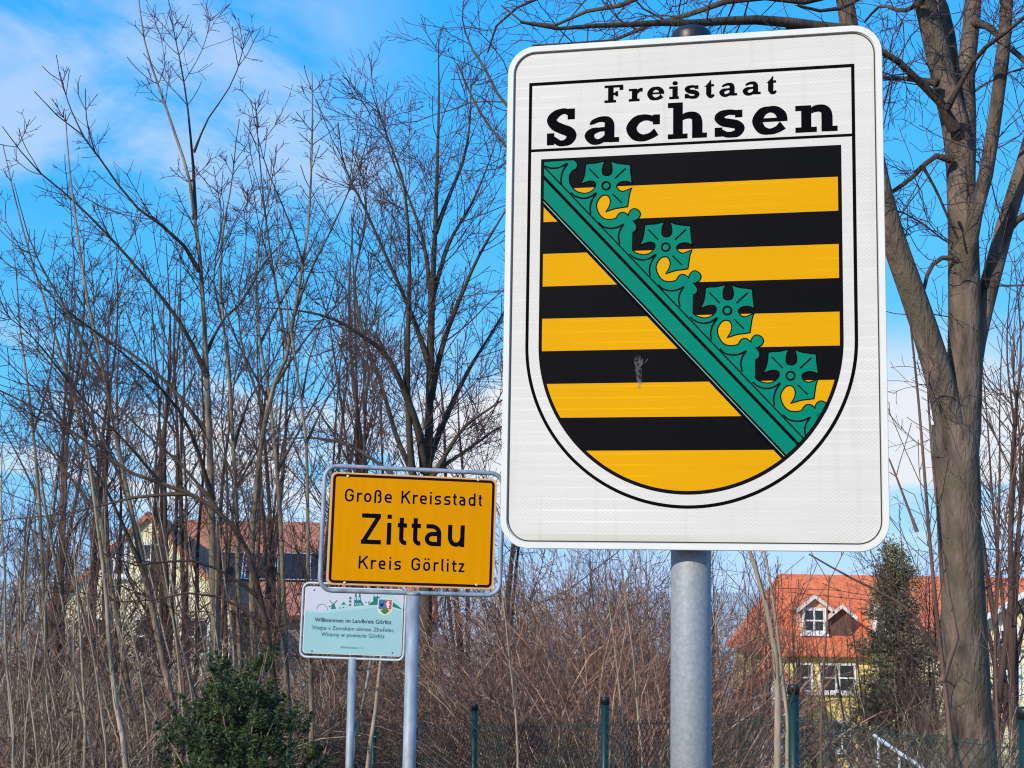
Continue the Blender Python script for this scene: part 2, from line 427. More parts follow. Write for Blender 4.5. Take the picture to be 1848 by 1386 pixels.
# ------------------------------------------------------------------ large state sign
SYAW = -0.22940768
sign = empty('border_sign', (0.477089, 4.059375, 0), SYAW)
tag(sign, 'large white sign with black and yellow striped shield on a thick grey pole', 'sign')
CZ = 2.409826; HW, HH = 0.515, 0.70638
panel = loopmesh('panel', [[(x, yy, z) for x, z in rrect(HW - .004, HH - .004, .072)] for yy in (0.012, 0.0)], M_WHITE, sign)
panel.location = (0, 0, CZ)
ro = rrect(HW, HH, .078); ri = rrect(HW - .0175, HH - .0175, .0615); ro2 = rrect(HW - .0015, HH - .0015, .0765); ri2 = rrect(HW - .0162, HH - .0162, .0625)
rim = loopmesh('rim', [[(x, .020, z) for x, z in ri], [(x, .020, z) for x, z in ro], [(x, -.0045, z) for x, z in ro], [(x, -.006, z) for x, z in ro2], [(x, -.006, z) for x, z in ri2], [(x, -.0008, z) for x, z in ri]], M_RIM, sign, False, False)
rim.location = (0, 0, CZ)
P = Print(); gi = rrect(HW * 1000 - 20.5, HH * 1000 - 20.5, 59)
P.stroke(gi, 3.4, 1, M_GAP, True); g = P.build('joint_line', panel)
# back bracing rails and the pole
for dz in (0.45, -0.45, -0.69):
    v, f = [], []; box(v, f, -.44 if dz > -.6 else -.06, .44 if dz > -.6 else .06, .0125, .046, dz - .02 if dz > -.6 else -.7, dz + .02 if dz > -.6 else -.66)
    b = pymesh('bracing_rail', v, f, M_ALU, sign); b.location = (0, 0, CZ)
PY = 0.102
pole = cyl('pole', -.008, PY, -.3, CZ + HH + .012, .0545, M_GALV, sign, 48)
cap = cyl('pole_cap', -.008, PY, CZ + HH - .03, CZ + HH + .038, .0575, M_CAP, sign, 48, dome=.022)
for dz in (0.45, -0.45):
    cl = cyl('pole_clamp', -.008, PY, CZ + dz - .018, CZ + dz + .018, .0585, M_ALU, sign, 40)

# the black frame lines round text and shield
P = Print(); K = M_BLACK; XC = -6.0
arc = lambda cx, cy, r, a0, a1, n: [(cx + r * math.cos(math.radians(a0 + (a1 - a0) * k / n)), cy + r * math.sin(math.radians(a0 + (a1 - a0) * k / n))) for k in range(n + 1)]
RO = 443.5; YA = -149.0
out = [(XC - RO, 596.3), (XC - RO, YA)] + arc(XC, YA, RO, 180, 360, 72)[1:] + [(XC + RO, 596.3)]
L = out
P.stroke([(x, y) for x, y in L], 8.6, 2, K)
P.stroke([(XC - RO - 4.3, 596.3), (XC + RO + 4.3, 596.3)], 8.6, 3, K)
P.stroke([(XC - RO, 403.5), (XC + RO, 403.5)], 7.2, 3, K)
P.build('frame_line', panel)
# shield: black field, five yellow bars, green crown band
P = Print(); RS = 410.5; RY = 401.0; YT = 377.5
wh = [(XC - 439, 399), (XC - 439, YA)] + arc(XC, YA, 439, 180, 360, 72)[1:] + [(XC + 439, 399)]
P.poly(wh, 1, M_WHITE2)
sh = [(XC - RS, YT), (XC - RS, YA)] + arc(XC, YA, RS, 180, 360, 72)[1:] + [(XC + RS, YT)]
P.poly(sh, 3, M_FIELD)
CLIP = [(XC - RY, YT - 7), (XC - RY, YA)] + arc(XC, YA, RY, 180, 360, 60)[1:] + [(XC + RY, YT - 7)]
for y1, y0 in ((290, 197), (106.5, 14.5), (-76, -166.5), (-257.5, -351), (-441.5, -560)):
    P.poly(clip_poly([(XC - 500, y0), (XC + 500, y0), (XC + 500, y1), (XC - 500, y1)], CLIP), 5, M_YELLOW)
MS = -1.086; LY = lambda x, y405: y405 + MS * (x + 404.5)
BAY = [(-93.1, 75.7, 1), (-85.4, 69.0), (-81.6, 57.2), (-86.6, 48.4), (-96.7, 45.4, 1), (-103.1, 37.4), (-105.5, 25.9), (-102.9, 10.3), (-95.2, -2.8), (-83.7, -13.5), (-68.5, -19.1), (-54.6, -20.1), (-40.7, -15.0), (-30.6, -5.1), (-27.4, 3.8), (-29.9, 11.8), (-38.3, 16.6), (-50.9, 16.2), (-68.6, 10.4, 1)]
LEAF = [(-62.1, 24.1), (-58.2, 41.4), (-56.3, 62.1, 1), (-45.1, 63.7), (-29.3, 63.8), (-6.2, 68.2, 1), (-10.8, 57.0), (-12.7, 42.4), (-9.6, 31.5), (1.1, 26.9), (12.4, 29.7), (18.0, 39.8), (17.4, 54.6), (14.1, 67.5, 1), (24.6, 62.4), (37.7, 59.2), (66.2, 54.7, 1), (66.5, 39.4), (68.5, 20.7), (70.4, 5.9, 1), (58.7, 11.0), (45.7, 11.5), (33.9, 7.2), (28.0, -1.2), (30.0, -8.6), (36.6, -16.2), (45.7, -19.8), (54.8, -17.7), (68.5, -12.6, 1), (64.6, -24.4), (62.0, -40.3), (59.0, -60.4, 1), (44.5, -62.3), (24.9, -64.6), (3.4, -71.3, 1), (9.9, -61.2), (13.8, -46.7), (11.8, -36.0), (6.5, -27.8), (-2.7, -24.8), (-13.2, -27.8), (-21.0, -36.2), (-26.2, -46.0)]
CURL = [(-27.8, -56.9), (-23.3, -73.3), (-12.9, -88.7), (0.8, -96.4), (17.5, -96.9), (29.7, -94.0, 1), (34.0, -85.9), (40.4, -79.7), (49.3, -78.8), (58.2, -84.3), (63.9, -91.0, 1), (65.4, -80.7), (71.4, -72.4), (79.8, -69.7), (90.0, -75.2), (94.4, -84.5), (90.1, -94.6), (81.2, -99.4), (72.6, -102.6, 1)]
DET = [[(-99.4, -15.3), (-86.3, -26.3), (-65.5, -32.9), (-44.8, -29.9), (-26.9, -18.4)], [(-26.3, -19.7), (-38.3, -37.5), (-44.5, -59.4), (-42.3, -79.0)], [(-19.7, -103.3), (-8.0, -114.9), (10.0, -120.7), (30.4, -119.4), (50.8, -110.4)], [(49.5, -111.1), (39.4, -127.5), (35.7, -145.5), (38.9, -166.2)]]
VEIN = [[(-47.7, 50.4), (-20.5, 21.2)], [(54.8, 47.2), (24.7, 19.6)], [(18.3, -24.2), (43.8, -50.3)]]
BLOB = [(-410.0, 368.1, 1), (-369.3, 369.5), (-330.1, 369.7), (-319.7, 366.6), (-314.3, 357.1), (-317.4, 346.7), (-327.2, 341.9, 1)]
D0 = [[(-405.8, 357.5), (-387.4, 350.0), (-363.8, 351.5), (-340.5, 362.3)], [(-340.4, 361.0), (-353.3, 341.8), (-358.7, 318.4), (-357.5, 301.2)]]
T0 = (-231.5, 293.0); TP = (165.9, -179.3)
sil = list(BLOB)
for k in range(4):
    cx, cy = T0[0] + TP[0] * k, T0[1] + TP[1] * k
    part = (BAY[5:] if k == 0 else BAY[1:]) + LEAF + CURL
    sil += [(cx + p[0], cy + p[1], *p[2:]) for p in part]
top = smooth_path(sil, 4)
GCLIP = [(XC - RY, YT - 8), (XC - RY, YA)] + arc(XC, YA, RY, 180, 360, 60)[1:] + [(XC + RY, YT - 8)]
low_edge = [(470, LY(470, 261)), (-405, LY(-405, 261))]
# each period is filled by its own polygon so that the clipping stays clean
cut = [0] + [i for i, q in enumerate(top) if any(abs(q[0] - (T0[0] + TP[0] * k + 72.6)) < .05 and abs(q[1] - (T0[1] + TP[1] * k - 102.6)) < .05 for k in range(4))]
P.stroke(top, 6.5, 6, K, clip=sh)
for i in range(4):
    seg = top[cut[i]:cut[i + 1] + 1]
    x0, x1 = seg[0][0], seg[-1][0] + 0.4
    xs0 = -411 if i == 0 else x0
    pg = seg + [(x1, LY(x1, 345)), (xs0, LY(xs0, 345))]
    P.poly(clip_poly(pg, GCLIP), 7 + (i % 2), M_GREEN)
x1 = top[-1][0]
P.poly(clip_poly([(-411, LY(-411, 346)), (-411, LY(-411, 261)), (470, LY(470, 261)), (470, LY(470, 346))], GCLIP), 9, M_GREEN)
P.poly(clip_poly([(x1 - 5, top[-1][1] + 3), (x1 - 5, LY(x1 - 5, 345)), (x1 + 80, LY(x1 + 80, 345)), (x1 + 80, top[-1][1] - 60), (x1 + 14, top[-1][1])], GCLIP), 8, M_GREEN)
ln = lambda c, w, lay, m: P.stroke([(-410, LY(-410, c)), (480, LY(480, c))], w, lay, m, clip=GCLIP)
ln(352, 3.6, 11, K); ln(321.5, 8.2, 11, K); ln(257.5, 4.4, 10, K); ln(250.8, 2.0, 12, M_HAIR); ln(242.8, 7.6, 6, K); ln(250.8, 6.0, 10, K)
for k in range(4):
    cx, cy = T0[0] + TP[0] * k, T0[1] + TP[1] * k
    for d in DET: P.stroke(catmull([(cx + a, cy + b) for a, b in d], 4), 3.8, 12, K, clip=GCLIP)
    for d in VEIN: P.stroke([(cx + a, cy + b) for a, b in d], 3.4, 12, K, clip=GCLIP)
    P.stroke([(cx + 11.0 * math.cos(a), cy + 11.0 * math.sin(a)) for a in np.linspace(0, 2 * math.pi, 24, endpoint=False)], 4.4, 12, K, True, clip=GCLIP)
for d in D0: P.stroke(catmull(d, 4), 3.8, 12, K, clip=GCLIP)
P.build('coat_of_arms', panel)
# pale dried splash on the black stripe
P = Print()
for pts, w in (([(-107, -185), (-108, -215), (-106, -250), (-106, -272)], [8, 20, 13, 9]), ([(-112, -182), (-117, -195), (-112, -216)], [3, 7, 10]), ([(-97, -192), (-101, -205), (-105, -222)], [3, 7, 10]), ([(-80, -188), (-90, -203), (-101, -206)], [1, 3, 2]), ([(-118, -203), (-113, -212)], [3, 4])):
    P.stroke([(q[0] - 30, q[1]) for q in catmull(pts, 3)], np.interp(np.linspace(0, 1, len(catmull(pts, 3))), np.linspace(0, 1, len(w)), w), 13, M_DIRT)
P.build('splash_stain', panel)

# slab-serif letters: strokes of changing width, bars and polygons; baseline 0, x-height about 290
def S_(*p): return ('s', p)
def R_(x0, y0, x1, y1): return ('p', [(x0, y0), (x1, y0), (x1, y1), (x0, y1)])
SLAB = {
 'S': [S_((268,352,58),(215,378,56),(160,372,64),(100,342,90),(53,284,104),(95,219,106),(178,177,106),(258,143,110),(290,98,114),(262,42,92),(205,17,60),(150,18,60),(95,52,62),(50,72,70)), R_(243,282,328,404), R_(0,0,86,134)],
 'a': [S_((58,212,14),(95,236,46),(150,258,50),(215,264,58),(266,244,86),(286,200,108),(287,100,108),(287,2,108)), S_((245,152,40),(165,147,42),(95,131,74),(53,85,106),(86,30,80),(150,11,54),(215,34,52),(252,64,54)), R_(287,0,400,54)],
 'c': [S_((335,222,60),(260,248,58),(190,252,66),(110,222,92),(57,140,115),(100,56,98),(190,26,70),(280,47,66),(345,88,82)), R_(305,170,385,280)],
 'h': [R_(60,0,170,404), R_(0,348,120,404), R_(0,0,225,54), S_((120,205,30),(165,230,44),(205,252,62),(268,256,72),(318,230,98),(335,170,110),(335,1,110)), R_(335,0,445,54)],
 's': [S_((275,250,50),(205,264,52),(150,263,56),(90,244,78),(58,206,94),(105,161,90),(180,143,90),(255,125,92),(296,84,96),(262,33,82),(200,17,58),(140,20,56),(90,45,60),(55,58,64)), R_(240,204,322,286), R_(10,0,95,100)],
 'e': [S_((334,148,112),(320,205,106),(265,257,80),(190,268,60),(110,240,92),(57,148,113),(100,55,95),(190,25,58),(280,46,70),(340,90,98)), R_(100,132,390,173)],
 'n': [R_(65,0,175,294), R_(0,237,120,294), R_(0,0,235,56), S_((130,205,30),(170,228,44),(210,250,62),(275,257,72),(328,230,100),(347,170,114),(347,1,114)), R_(347,0,462,56)],
 'F': [R_(85,0,212,400), R_(0,344,440,400), R_(352,280,440,345), R_(212,172,300,224), R_(256,140,318,256), R_(0,0,270,56)],
 'r': [R_(73,0,200,290), R_(0,240,120,290), R_(0,0,252,56), S_((150,150,30),(195,200,52),(232,240,62),(270,258,72),(322,258,84))],
 'i': [R_(73,0,195,290), R_(0,238,120,290), R_(0,0,222,56), ('p', [(135+62*math.cos(a), 362+47*math.sin(a)) for a in np.linspace(0,2*math.pi,20,endpoint=False)])],
 't': [('p', [(0,238),(56,262),(168,400),(168,238)]), R_(56,235,232,288), S_((112,262,112),(112,120,112),(112,75,112),(140,22,88),(190,14,58),(230,52,40))],
}
def slab_text(parent, txt, sx, layer, m):
    """txt: (letter, x of its left edge, baseline, scale)"""
    for ch, x, y, s in txt:
        P = Print()
        for j, (k, p) in enumerate(SLAB[ch]):
            if k == 'p': P.poly([(x + a * s * sx, y + b * s) for a, b in p], layer + 0.25 * j, m)
            else:
                c = catmull([q[:2] for q in p], 5); w = np.interp(np.linspace(0, len(p) - 1, len(c)), range(len(p)), [q[2] + 7 for q in p])
                L, Rr = offsets(c, w)
                P.strip([(x + a * s * sx, y + b * s) for a, b in L], [(x + a * s * sx, y + b * s) for a, b in Rr], layer + 0.25 * j, m)
        P.build('letter', parent)
s = 0.2545
slab_text(panel, [('S', -400.8, 417, s), ('a', -292.8, 417, s), ('c', -175.8, 418, s), ('h', -61, 417, s), ('s', 65.0, 417, s), ('e', 169.4, 418, s), ('n', 284.5, 417, s)], 0.945, 2, K)
s = 0.1245
slab_text(panel, [('F', -238.5, 530.5, s), ('r', -170.2, 530.5, s), ('e', -118.5, 531, s), ('i', -57.5, 530.5, s), ('s', -15.8, 530.5, s), ('t', 37.8, 531, s), ('a', 80.3, 531, s), ('a', 143.9, 531, s), ('t', 205.8, 531.5, s)], 0.965, 2, K)

# ------------------------------------------------------------------ yellow town sign
tilt = 0.0151969
town = empty('town_sign', (-0.57532625, 9.11715643, gz(9.12)), 0.19272685)
tag(town, 'yellow town name sign with black lettering in a grey tube frame', 'sign')
TZ = 1.91980597 - gz(9.12)
tp = loopmesh('panel', [[(x, yy, z) for x, z in rrect(.5, .3304, .032)] for yy in (.004, 0.0)], M_EDGE, town)
tp.location = (0, 0, TZ); tp.rotation_euler = (0, tilt, 0)
P = Print(); B = M_BLACK
P.poly(rrect(489, 322.5, 30), 1, M_ORANGE); P.stroke(rrect(478, 312.5, 22), 15.5, 2, mat('brown_black_film', (0.022, 0.006, 0.004), 0.6, spec=.02), True)
P.build('border_line', tp)
fr = frame_tube('tube_frame', .536, .3655, .075, .0135, M_GALV2, town, .006); fr.location = (0, 0, TZ); fr.rotation_euler = (0, tilt, 0)
pp = cyl('pole', .012, .008, -.3, TZ - .3665, .038, M_GALV2, town, 32); cyl('pole_collar', .012, .008, TZ - .379, TZ - .362, .0395, M_GALV2, town, 32)
for x, z in ((-395, 314), (388, 314), (-395, -312), (390, -312)):
    loopmesh('screw', [[(x / 1000 + r * math.cos(a), yy, z / 1000 + r * math.sin(a)) for a in np.linspace(0, 2 * math.pi, 10, endpoint=False)] for yy, r in ((0, .0075), (-.004, .0075), (-.006, .004))], M_SCREW, town).location = (0, 0, TZ)

def din(ch, w, s):
    """centre lines of a plain road-sign letter, cap height 100, stroke s, width w"""
    h = s / 2; X = 72; r = w * 0.46; O = []
    rp = round_poly
    if ch == 'G': O = [rp([(w - h, 70), (w - h, 100 - h), (h, 100 - h), (h, h), (w - h, h), (w - h, 50), (w * .56, 50)], [r, r, r, r, 0])]
    elif ch in 'oö':
        O = [round_closed(h, h, w - h, X - h, r) + ['c']]
        if ch == 'ö': O += [[(w * .27, 86), (w * .27, 100)], [(w * .73, 86), (w * .73, 100)]]
    elif ch == 'r': O = [[(h, 0), (h, X)], rp([(h, 40), (h + 1, X - h), (w, X - h)], w * .5)]
    elif ch == 'e': O = [rp([(h, X * .5), (w - h, X * .5), (w - h, X - h), (h, X - h), (h, h), (w - 3, h)], [0, r, r, r])]
    elif ch == 'ß': O = [rp([(h, -4), (h, 100 - h), (w - h - 2, 100 - h), (w - h - 2, 56), (w * .45, 56)], [r, r, 12]), rp([(w * .45, 56), (w - h, 56), (w - h, h - 4), (w * .5, h - 6)], [14, 16])]
    elif ch == 'K': O = [[(h, 0), (h, 100)], [(w - 7, 100), (h + 2, 42)], [(w * .40, 62), (w - 5, 0)]]
    elif ch == 'i': O = [[(w / 2, 0), (w / 2, X)], [(w / 2, 85), (w / 2, 99)]]
    elif ch == 's': O = [rp([(w - 3, X - h), (h, X - h), (h, X * .5), (w - h, X * .5), (w - h, h), (2, h)], [r * .75, r * .75, r * .75, r * .75])]
    elif ch == 't': O = [rp([(w * .42, 90), (w * .42, h), (w, h)], 15), [(0, X - h), (w, X - h)]]
    elif ch == 'a': O = [rp([(4, X - h), (w - h, X - h), (w - h, 0)], r), rp([(w - h, X * .56), (h, X * .56), (h, h), (w - h, h)], [r * .8, r * .8])]
    elif ch == 'd': O = [[(w - h, 0), (w - h, 100)], round_closed(h, h, w - h, X - h, r) + ['c']]
    elif ch == 'u': O = [rp([(h, X), (h, h), (w - h, h), (w - h, X * .5)], [r, r]), [(w - h, 0), (w - h, X)]]
    elif ch == 'l': O = [rp([(h, 100), (h, h), (w, h)], 13)]
    elif ch in 'Zz':
        H = 100 if ch == 'Z' else X
        O = [[(1, H - h), (w - 3, H - h)], [(w - h - 2, H - h * 1.2), (h + 2, h * 1.2)], [(1, h), (w, h)]]
    return O
def din_text(parent, rows, cap, s, layer, m):
    for ch, x0, x1, y0, y1 in rows:
        P = Print()
        k = cap / 100; w = (x1 - x0) / k
        if ch in 'i': w = s
        for j, c in enumerate(din(ch, w, s)):
            cl = c[-1] == 'c'; c = c[:-1] if cl else c
            xx = x0 if ch != 'i' else (x0 + x1) / 2 - s * k / 2
            P.stroke([(xx + a * k, (y0 + y1) / 2 + b * k) for a, b in c], s * k, layer + .25 * j, m, cl)
        P.build('letter', parent)
din_text(tp, [('G', -413.1, -360.0, 158.3, 158.6), ('r', -341.6, -310.3, 158.7, 158.9), ('o', -298.8, -255.5, 158.9, 159.1), ('ß', -238.0, -195.5, 159.2, 159.4), ('e', -177.0, -133.9, 159.5, 159.8), ('K', -76.7, -22.4, 160.0, 160.3), ('r', -8.3, 23.0, 160.4, 160.6), ('e', 34.1, 76.0, 160.6, 160.8), ('i', 95.2, 104.9, 160.9, 161.0), ('s', 123.1, 163.7, 161.1, 161.3), ('s', 179.9, 220.6, 161.4, 161.6), ('t', 234.3, 257.2, 161.6, 161.7), ('a', 271.5, 309.8, 161.8, 162.0), ('d', 328.7, 371.1, 162.1, 162.3), ('t', 390.1, 410.6, 162.4, 162.5)], 76, 14.5, 2, B)
din_text(tp, [('Z', -307.8, -188.5, -87.3, -86.8), ('i', -155.1, -128.7, -86.7, -86.6), ('t', -91.7, -36.6, -86.4, -86.2), ('t', -8.5, 46.8, -86.1, -85.9), ('a', 73.0, 171.4, -85.8, -85.4), ('u', 210.9, 311.9, -85.2, -84.8)], 180, 14.3, 2, B)
din_text(tp, [('K', -314.2, -256.8, -232.7, -232.9), ('r', -241.9, -210.1, -232.9, -233.0), ('e', -196.2, -155.4, -233.0, -233.1), ('i', -133.0, -122.5, -233.1, -233.2), ('s', -102.6, -62.6, -233.2, -233.3), ('G', -1.5, 51.1, -233.4, -233.5), ('ö', 69.7, 111.5, -233.6, -233.7), ('r', 131.6, 161.9, -233.7, -233.8), ('l', 178.5, 193.7, -233.8, -233.9), ('i', 212.4, 221.0, -233.9, -233.9), ('t', 241.2, 269.6, -234.0, -234.0), ('z', 281.7, 318.8, -234.0, -234.1)], 75, 14.5, 2, B)

# ------------------------------------------------------------------ pale welcome sign
wel = empty('welcome_sign', (-1.15470251, 11.50278839, gz(11.5)), -0.12382152)
tag(wel, 'small pale turquoise welcome sign with green skyline and little crest, behind the yellow one', 'sign')
WZ = 1.32704687 - gz(11.5); WT = 0.0146887
M_LILAC = mat('pale_lilac_film', (0.49, 0.50, 0.56), 0.5, spec=.1); M_TURQ = mat('pale_turquoise_film', (0.265, 0.455, 0.475), 0.5, spec=.1, var=.04, scale=3)
M_MIDT = mat('light_turquoise_film', (0.34, 0.50, 0.53), 0.5, spec=.1); M_DKG = mat('deep_green_film', (0.01, 0.16, 0.13), 0.5, spec=.1); M_TXT = mat('blue_black_film', (0.012, 0.05, 0.07), 0.5, spec=.1)
M_TXT2 = mat('slate_blue_film', (0.02, 0.07, 0.10), 0.5, spec=.1); M_HILL = mat('pale_mint_film', (0.33, 0.53, 0.52), 0.5, spec=.1)
wp = loopmesh('panel', [[(x, yy, z) for x, z in rrect(.375, .2468, .024)] for yy in (.003, 0.0)], M_RIM, wel); wp.location = (0, 0, WZ); wp.rotation_euler = (0, WT, 0)
wf = frame_tube('tube_frame', .392, .2735, .05, .0095, mat('pale_galvanised_steel', (.45, .48, .51), .55, .2, var=.1, scale=20), wel, .004); wf.location = (0, 0, WZ - .001); wf.rotation_euler = (0, WT, 0)
cyl('pole', .002, .006, -.3, WZ - .272, .0295, M_GALV2, wel, 24)
for x, z in ((-303, 226), (303, 226), (-305, -226), (305, -226)):
    loopmesh('screw', [[(x / 1000 + .006 * math.cos(a), yy, z / 1000 + .006 * math.sin(a)) for a in np.linspace(0, 2 * math.pi, 8, endpoint=False)] for yy in (0, -.004)], M_CAP, wel).location = (0, 0, WZ)
P = Print()
P.poly(rrect(370, 242, 21), 1, M_LILAC)
cl = rrect(370, 242, 21)
hill1 = catmull([(-380, 76), (-262, 66), (-164, 83), (-18, 109), (127, 123), (272, 118), (380, 94)], 5)
hill2 = catmull([(-380, 52), (-262, 52), (-164, 60), (-18, 82), (176, 106), (280, 102), (380, 85)], 5)
P.poly(clip_poly([tuple(q) for q in catmull([(150, 120), (190, 175), (235, 208), (270, 212), (320, 180), (380, 110)], 5)] + [(380, 60), (150, 60)], cl), 2, M_HILL)
P.poly(clip_poly([tuple(q) for q in catmull([(285, 155), (330, 128), (378, 93)], 4)] + [(340, 100), (285, 118)], cl), 3, M_DKG)
P.poly(clip_poly([tuple(q) for q in hill1] + [(380, -300), (-380, -300)], cl), 4, M_MIDT)
P.poly(clip_poly([tuple(q) for q in hill2] + [(380, -300), (-380, -300)], cl), 5, M_TURQ)
P.build('landscape_print', wp)
P = Print()
P.stroke([(-240 + 41 * math.cos(a), 78 + 41 * math.sin(a)) for a in np.linspace(0, math.pi, 20)], 3, 6, M_TXT2)                      # arch bridge
P.poly([(-174, 84), (-134, 87), (-147, 120), (-153, 130), (-161, 120)], 6, M_DKG)                                                    # windmill
for a, b in (((-186, 148), (-154, 118)), ((-128, 151), (-156, 119)), ((-190, 98), (-156, 119))): P.stroke([a, b], 5, 7, M_DKG)
P.poly([(-112, 92), (-42, 100), (-50, 122), (-78, 141), (-104, 118)], 6, M_HILL)                                                    # timbered house
P.poly([(-95, 118), (-60, 121), (-77, 143)], 7, M_DKG); P.poly([(-112, 90), (-96, 92), (-104, 104)], 7, M_DKG); P.poly([(-88, 93), (-68, 96), (-76, 106)], 7, M_DKG)
for z in (112, 138, 162): P.poly([(-38, z), (-18, z), (-21, z + 12), (-28, z + 20), (-35, z + 12)], 6, M_DKG)                          # tower
P.poly([(2, 112), (57, 118), (57, 155), (2, 155)], 6, M_DKG); P.poly([(56, 118), (80, 120), (66, 135), (56, 155)], 6, M_DKG)             # twin-spired church
for x in (8, 38):
    P.poly([(x - 5, 155), (x + 14, 155), (x + 11, 185), (x + 4.5, 226), (x - 2, 185)], 7, M_DKG); P.poly([(x - 1, 158), (x + 9, 158), (x + 9, 176), (x - 1, 176)], 8, M_HILL)
for x in (9, 24, 38, 50): P.poly([(x, 120), (x + 6, 121), (x + 6, 134), (x, 133)], 8, M_HILL)
P.poly([(84, 138), (100, 138), (92, 146)], 6, M_DKG)
P.poly([(112, 122), (190, 128), (190, 178), (205, 190), (208, 204), (200, 186), (184, 184), (176, 200), (170, 184), (158, 186), (150, 200), (146, 178), (146, 150), (128, 140)], 6, M_DKG)   # castle rock
for x in (112, 122): P.stroke([(x, 128), (x, 152)], 4, 7, M_DKG)
P.build('skyline_print', wp)
P = Print(); cr = lambda x0, x1, y1, y0: [(x0, y1), (x0, y0 + 45), (x0 + 12, y0 + 20), ((x0 + x1) / 2, y0), (x1 - 12, y0 + 20), (x1, y0 + 45), (x1, y1)]
P.poly(cr(182, 294, 172, 50), 8, mat('pale_yellow_film', (.70, .74, .50), .4))
C2 = cr(188, 288, 168, 56)
P.poly(clip_poly([(180, 180), (180, 95), (238, 95), (238, 180)], C2), 9, mat('crest_blue', (.02, .12, .30), .4))
P.poly(clip_poly([(238, 180), (238, 95), (300, 95), (300, 180)], C2), 9, mat('crest_red', (.36, .06, .08), .4))
P.poly(clip_poly([(180, 100), (238, 86), (300, 100), (300, 40), (180, 40)], C2), 10, mat('crest_gold', (.55, .42, .10), .4))
P.poly([(208, 84), (226, 100), (240, 105), (256, 99), (270, 84), (256, 68), (238, 58), (222, 66)], 11, mat('crest_green', (.02, .14, .02), .4))
P.poly([(196, 150), (204, 138), (214, 130), (224, 140), (232, 152), (224, 128), (214, 112), (204, 124)], 11, M_BLACK)
P.poly([(256, 160), (272, 158), (266, 142), (274, 130), (266, 118), (272, 104), (254, 108), (250, 126), (244, 136), (254, 146)], 11, mat('crest_pink', (.75, .50, .52), .4))
P.build('crest', wp)
def font_text(name, txt, x, y, w, m, parent, bold=0.0, layer=8):
    cu = bpy.data.curves.new(name, 'FONT'); cu.body = txt; cu.size = 1; cu.offset = bold; cu.align_x = 'CENTER'
    tmp = bpy.data.objects.new(name, cu); COL.objects.link(tmp)
    me = bpy.data.meshes.new_from_object(tmp.evaluated_get(bpy.context.evaluated_depsgraph_get()))
    bpy.data.objects.remove(tmp)
    n = len(me.vertices); c = np.empty(n * 3, np.float32); me.vertices.foreach_get('co', c); c = c.reshape(-1, 3)
    k = w / (c[:, 0].max() - c[:, 0].min()); mid = (c[:, 0].max() + c[:, 0].min()) / 2
    new = np.stack([(c[:, 0] - mid) * k + x, np.full(n, -0.00035 * layer), c[:, 1] * k + y], 1)
    me.vertices.foreach_set('co', new.astype(np.float32).ravel()); me.update(); me.materials.clear()
    return link(name, me, m, parent)
font_text('lettering', 'Willkommen im Landkreis Görlitz', 0, -.012, .584, M_TXT, wp, .018)
font_text('lettering', 'Vítejte v Zemském okrese Zhořelec', 0, -.070, .622, M_TXT2, wp, .006)
font_text('lettering', 'Witamy w powiecie Görlitz', .003, -.117, .482, M_TXT2, wp, .006)
font_text('lettering', '#MeinZuhause', -.022, -.2005, .128, M_DKG, wp)
font_text('lettering', 'LKGR', .070, -.2005, .036, mat('grey_red_film', (.30, .24, .27), .4), wp)

# ------------------------------------------------------------------ trees: generator
def nrm(v): return v / (np.linalg.norm(v, axis=-1, keepdims=True) + 1e-9)

def stem_line(pts, d0, d1=None, n=5, ground=True, jit=0.0):
    """photo-traced stem -> 3-D polyline; d0 depth at its foot, d1 at its tip; the foot is carried down to the ground"""
    d1 = d0 if d1 is None else d1
    P = np.array([at(x, y, d0 + (d1 - d0) * i / (len(pts) - 1)) for i, (x, y) in enumerate(pts)])
    P[1:-1, 1] += rng.normal(0, jit, len(P) - 2) if jit else 0
    if ground:
        g = gz(P[0, 1]) - 0.15
        if P[0, 2] > g + .05:
            dirn = P[0] - P[1]; k = 0.35 * (P[0, 2] - g) / max(1e-3, abs(dirn[2]))
            P = np.vstack([[P[0, 0] + dirn[0] * min(k, .6), P[0, 1], g], P])
    return catmull(P, n)

def resample(C, K):
    s = np.r_[0, np.cumsum(np.linalg.norm(np.diff(C, axis=0), axis=1))]
    t = np.linspace(0, s[-1], K)
    return np.stack([np.interp(t, s, C[:, i]) for i in range(3)], 1), s[-1]

def taper(K, r0, r1, flare=0.0):
    t = np.linspace(0, 1, K); r = r0 + (r1 - r0) * t ** 0.85
    return r * (1 + flare * np.exp(-t * 14))

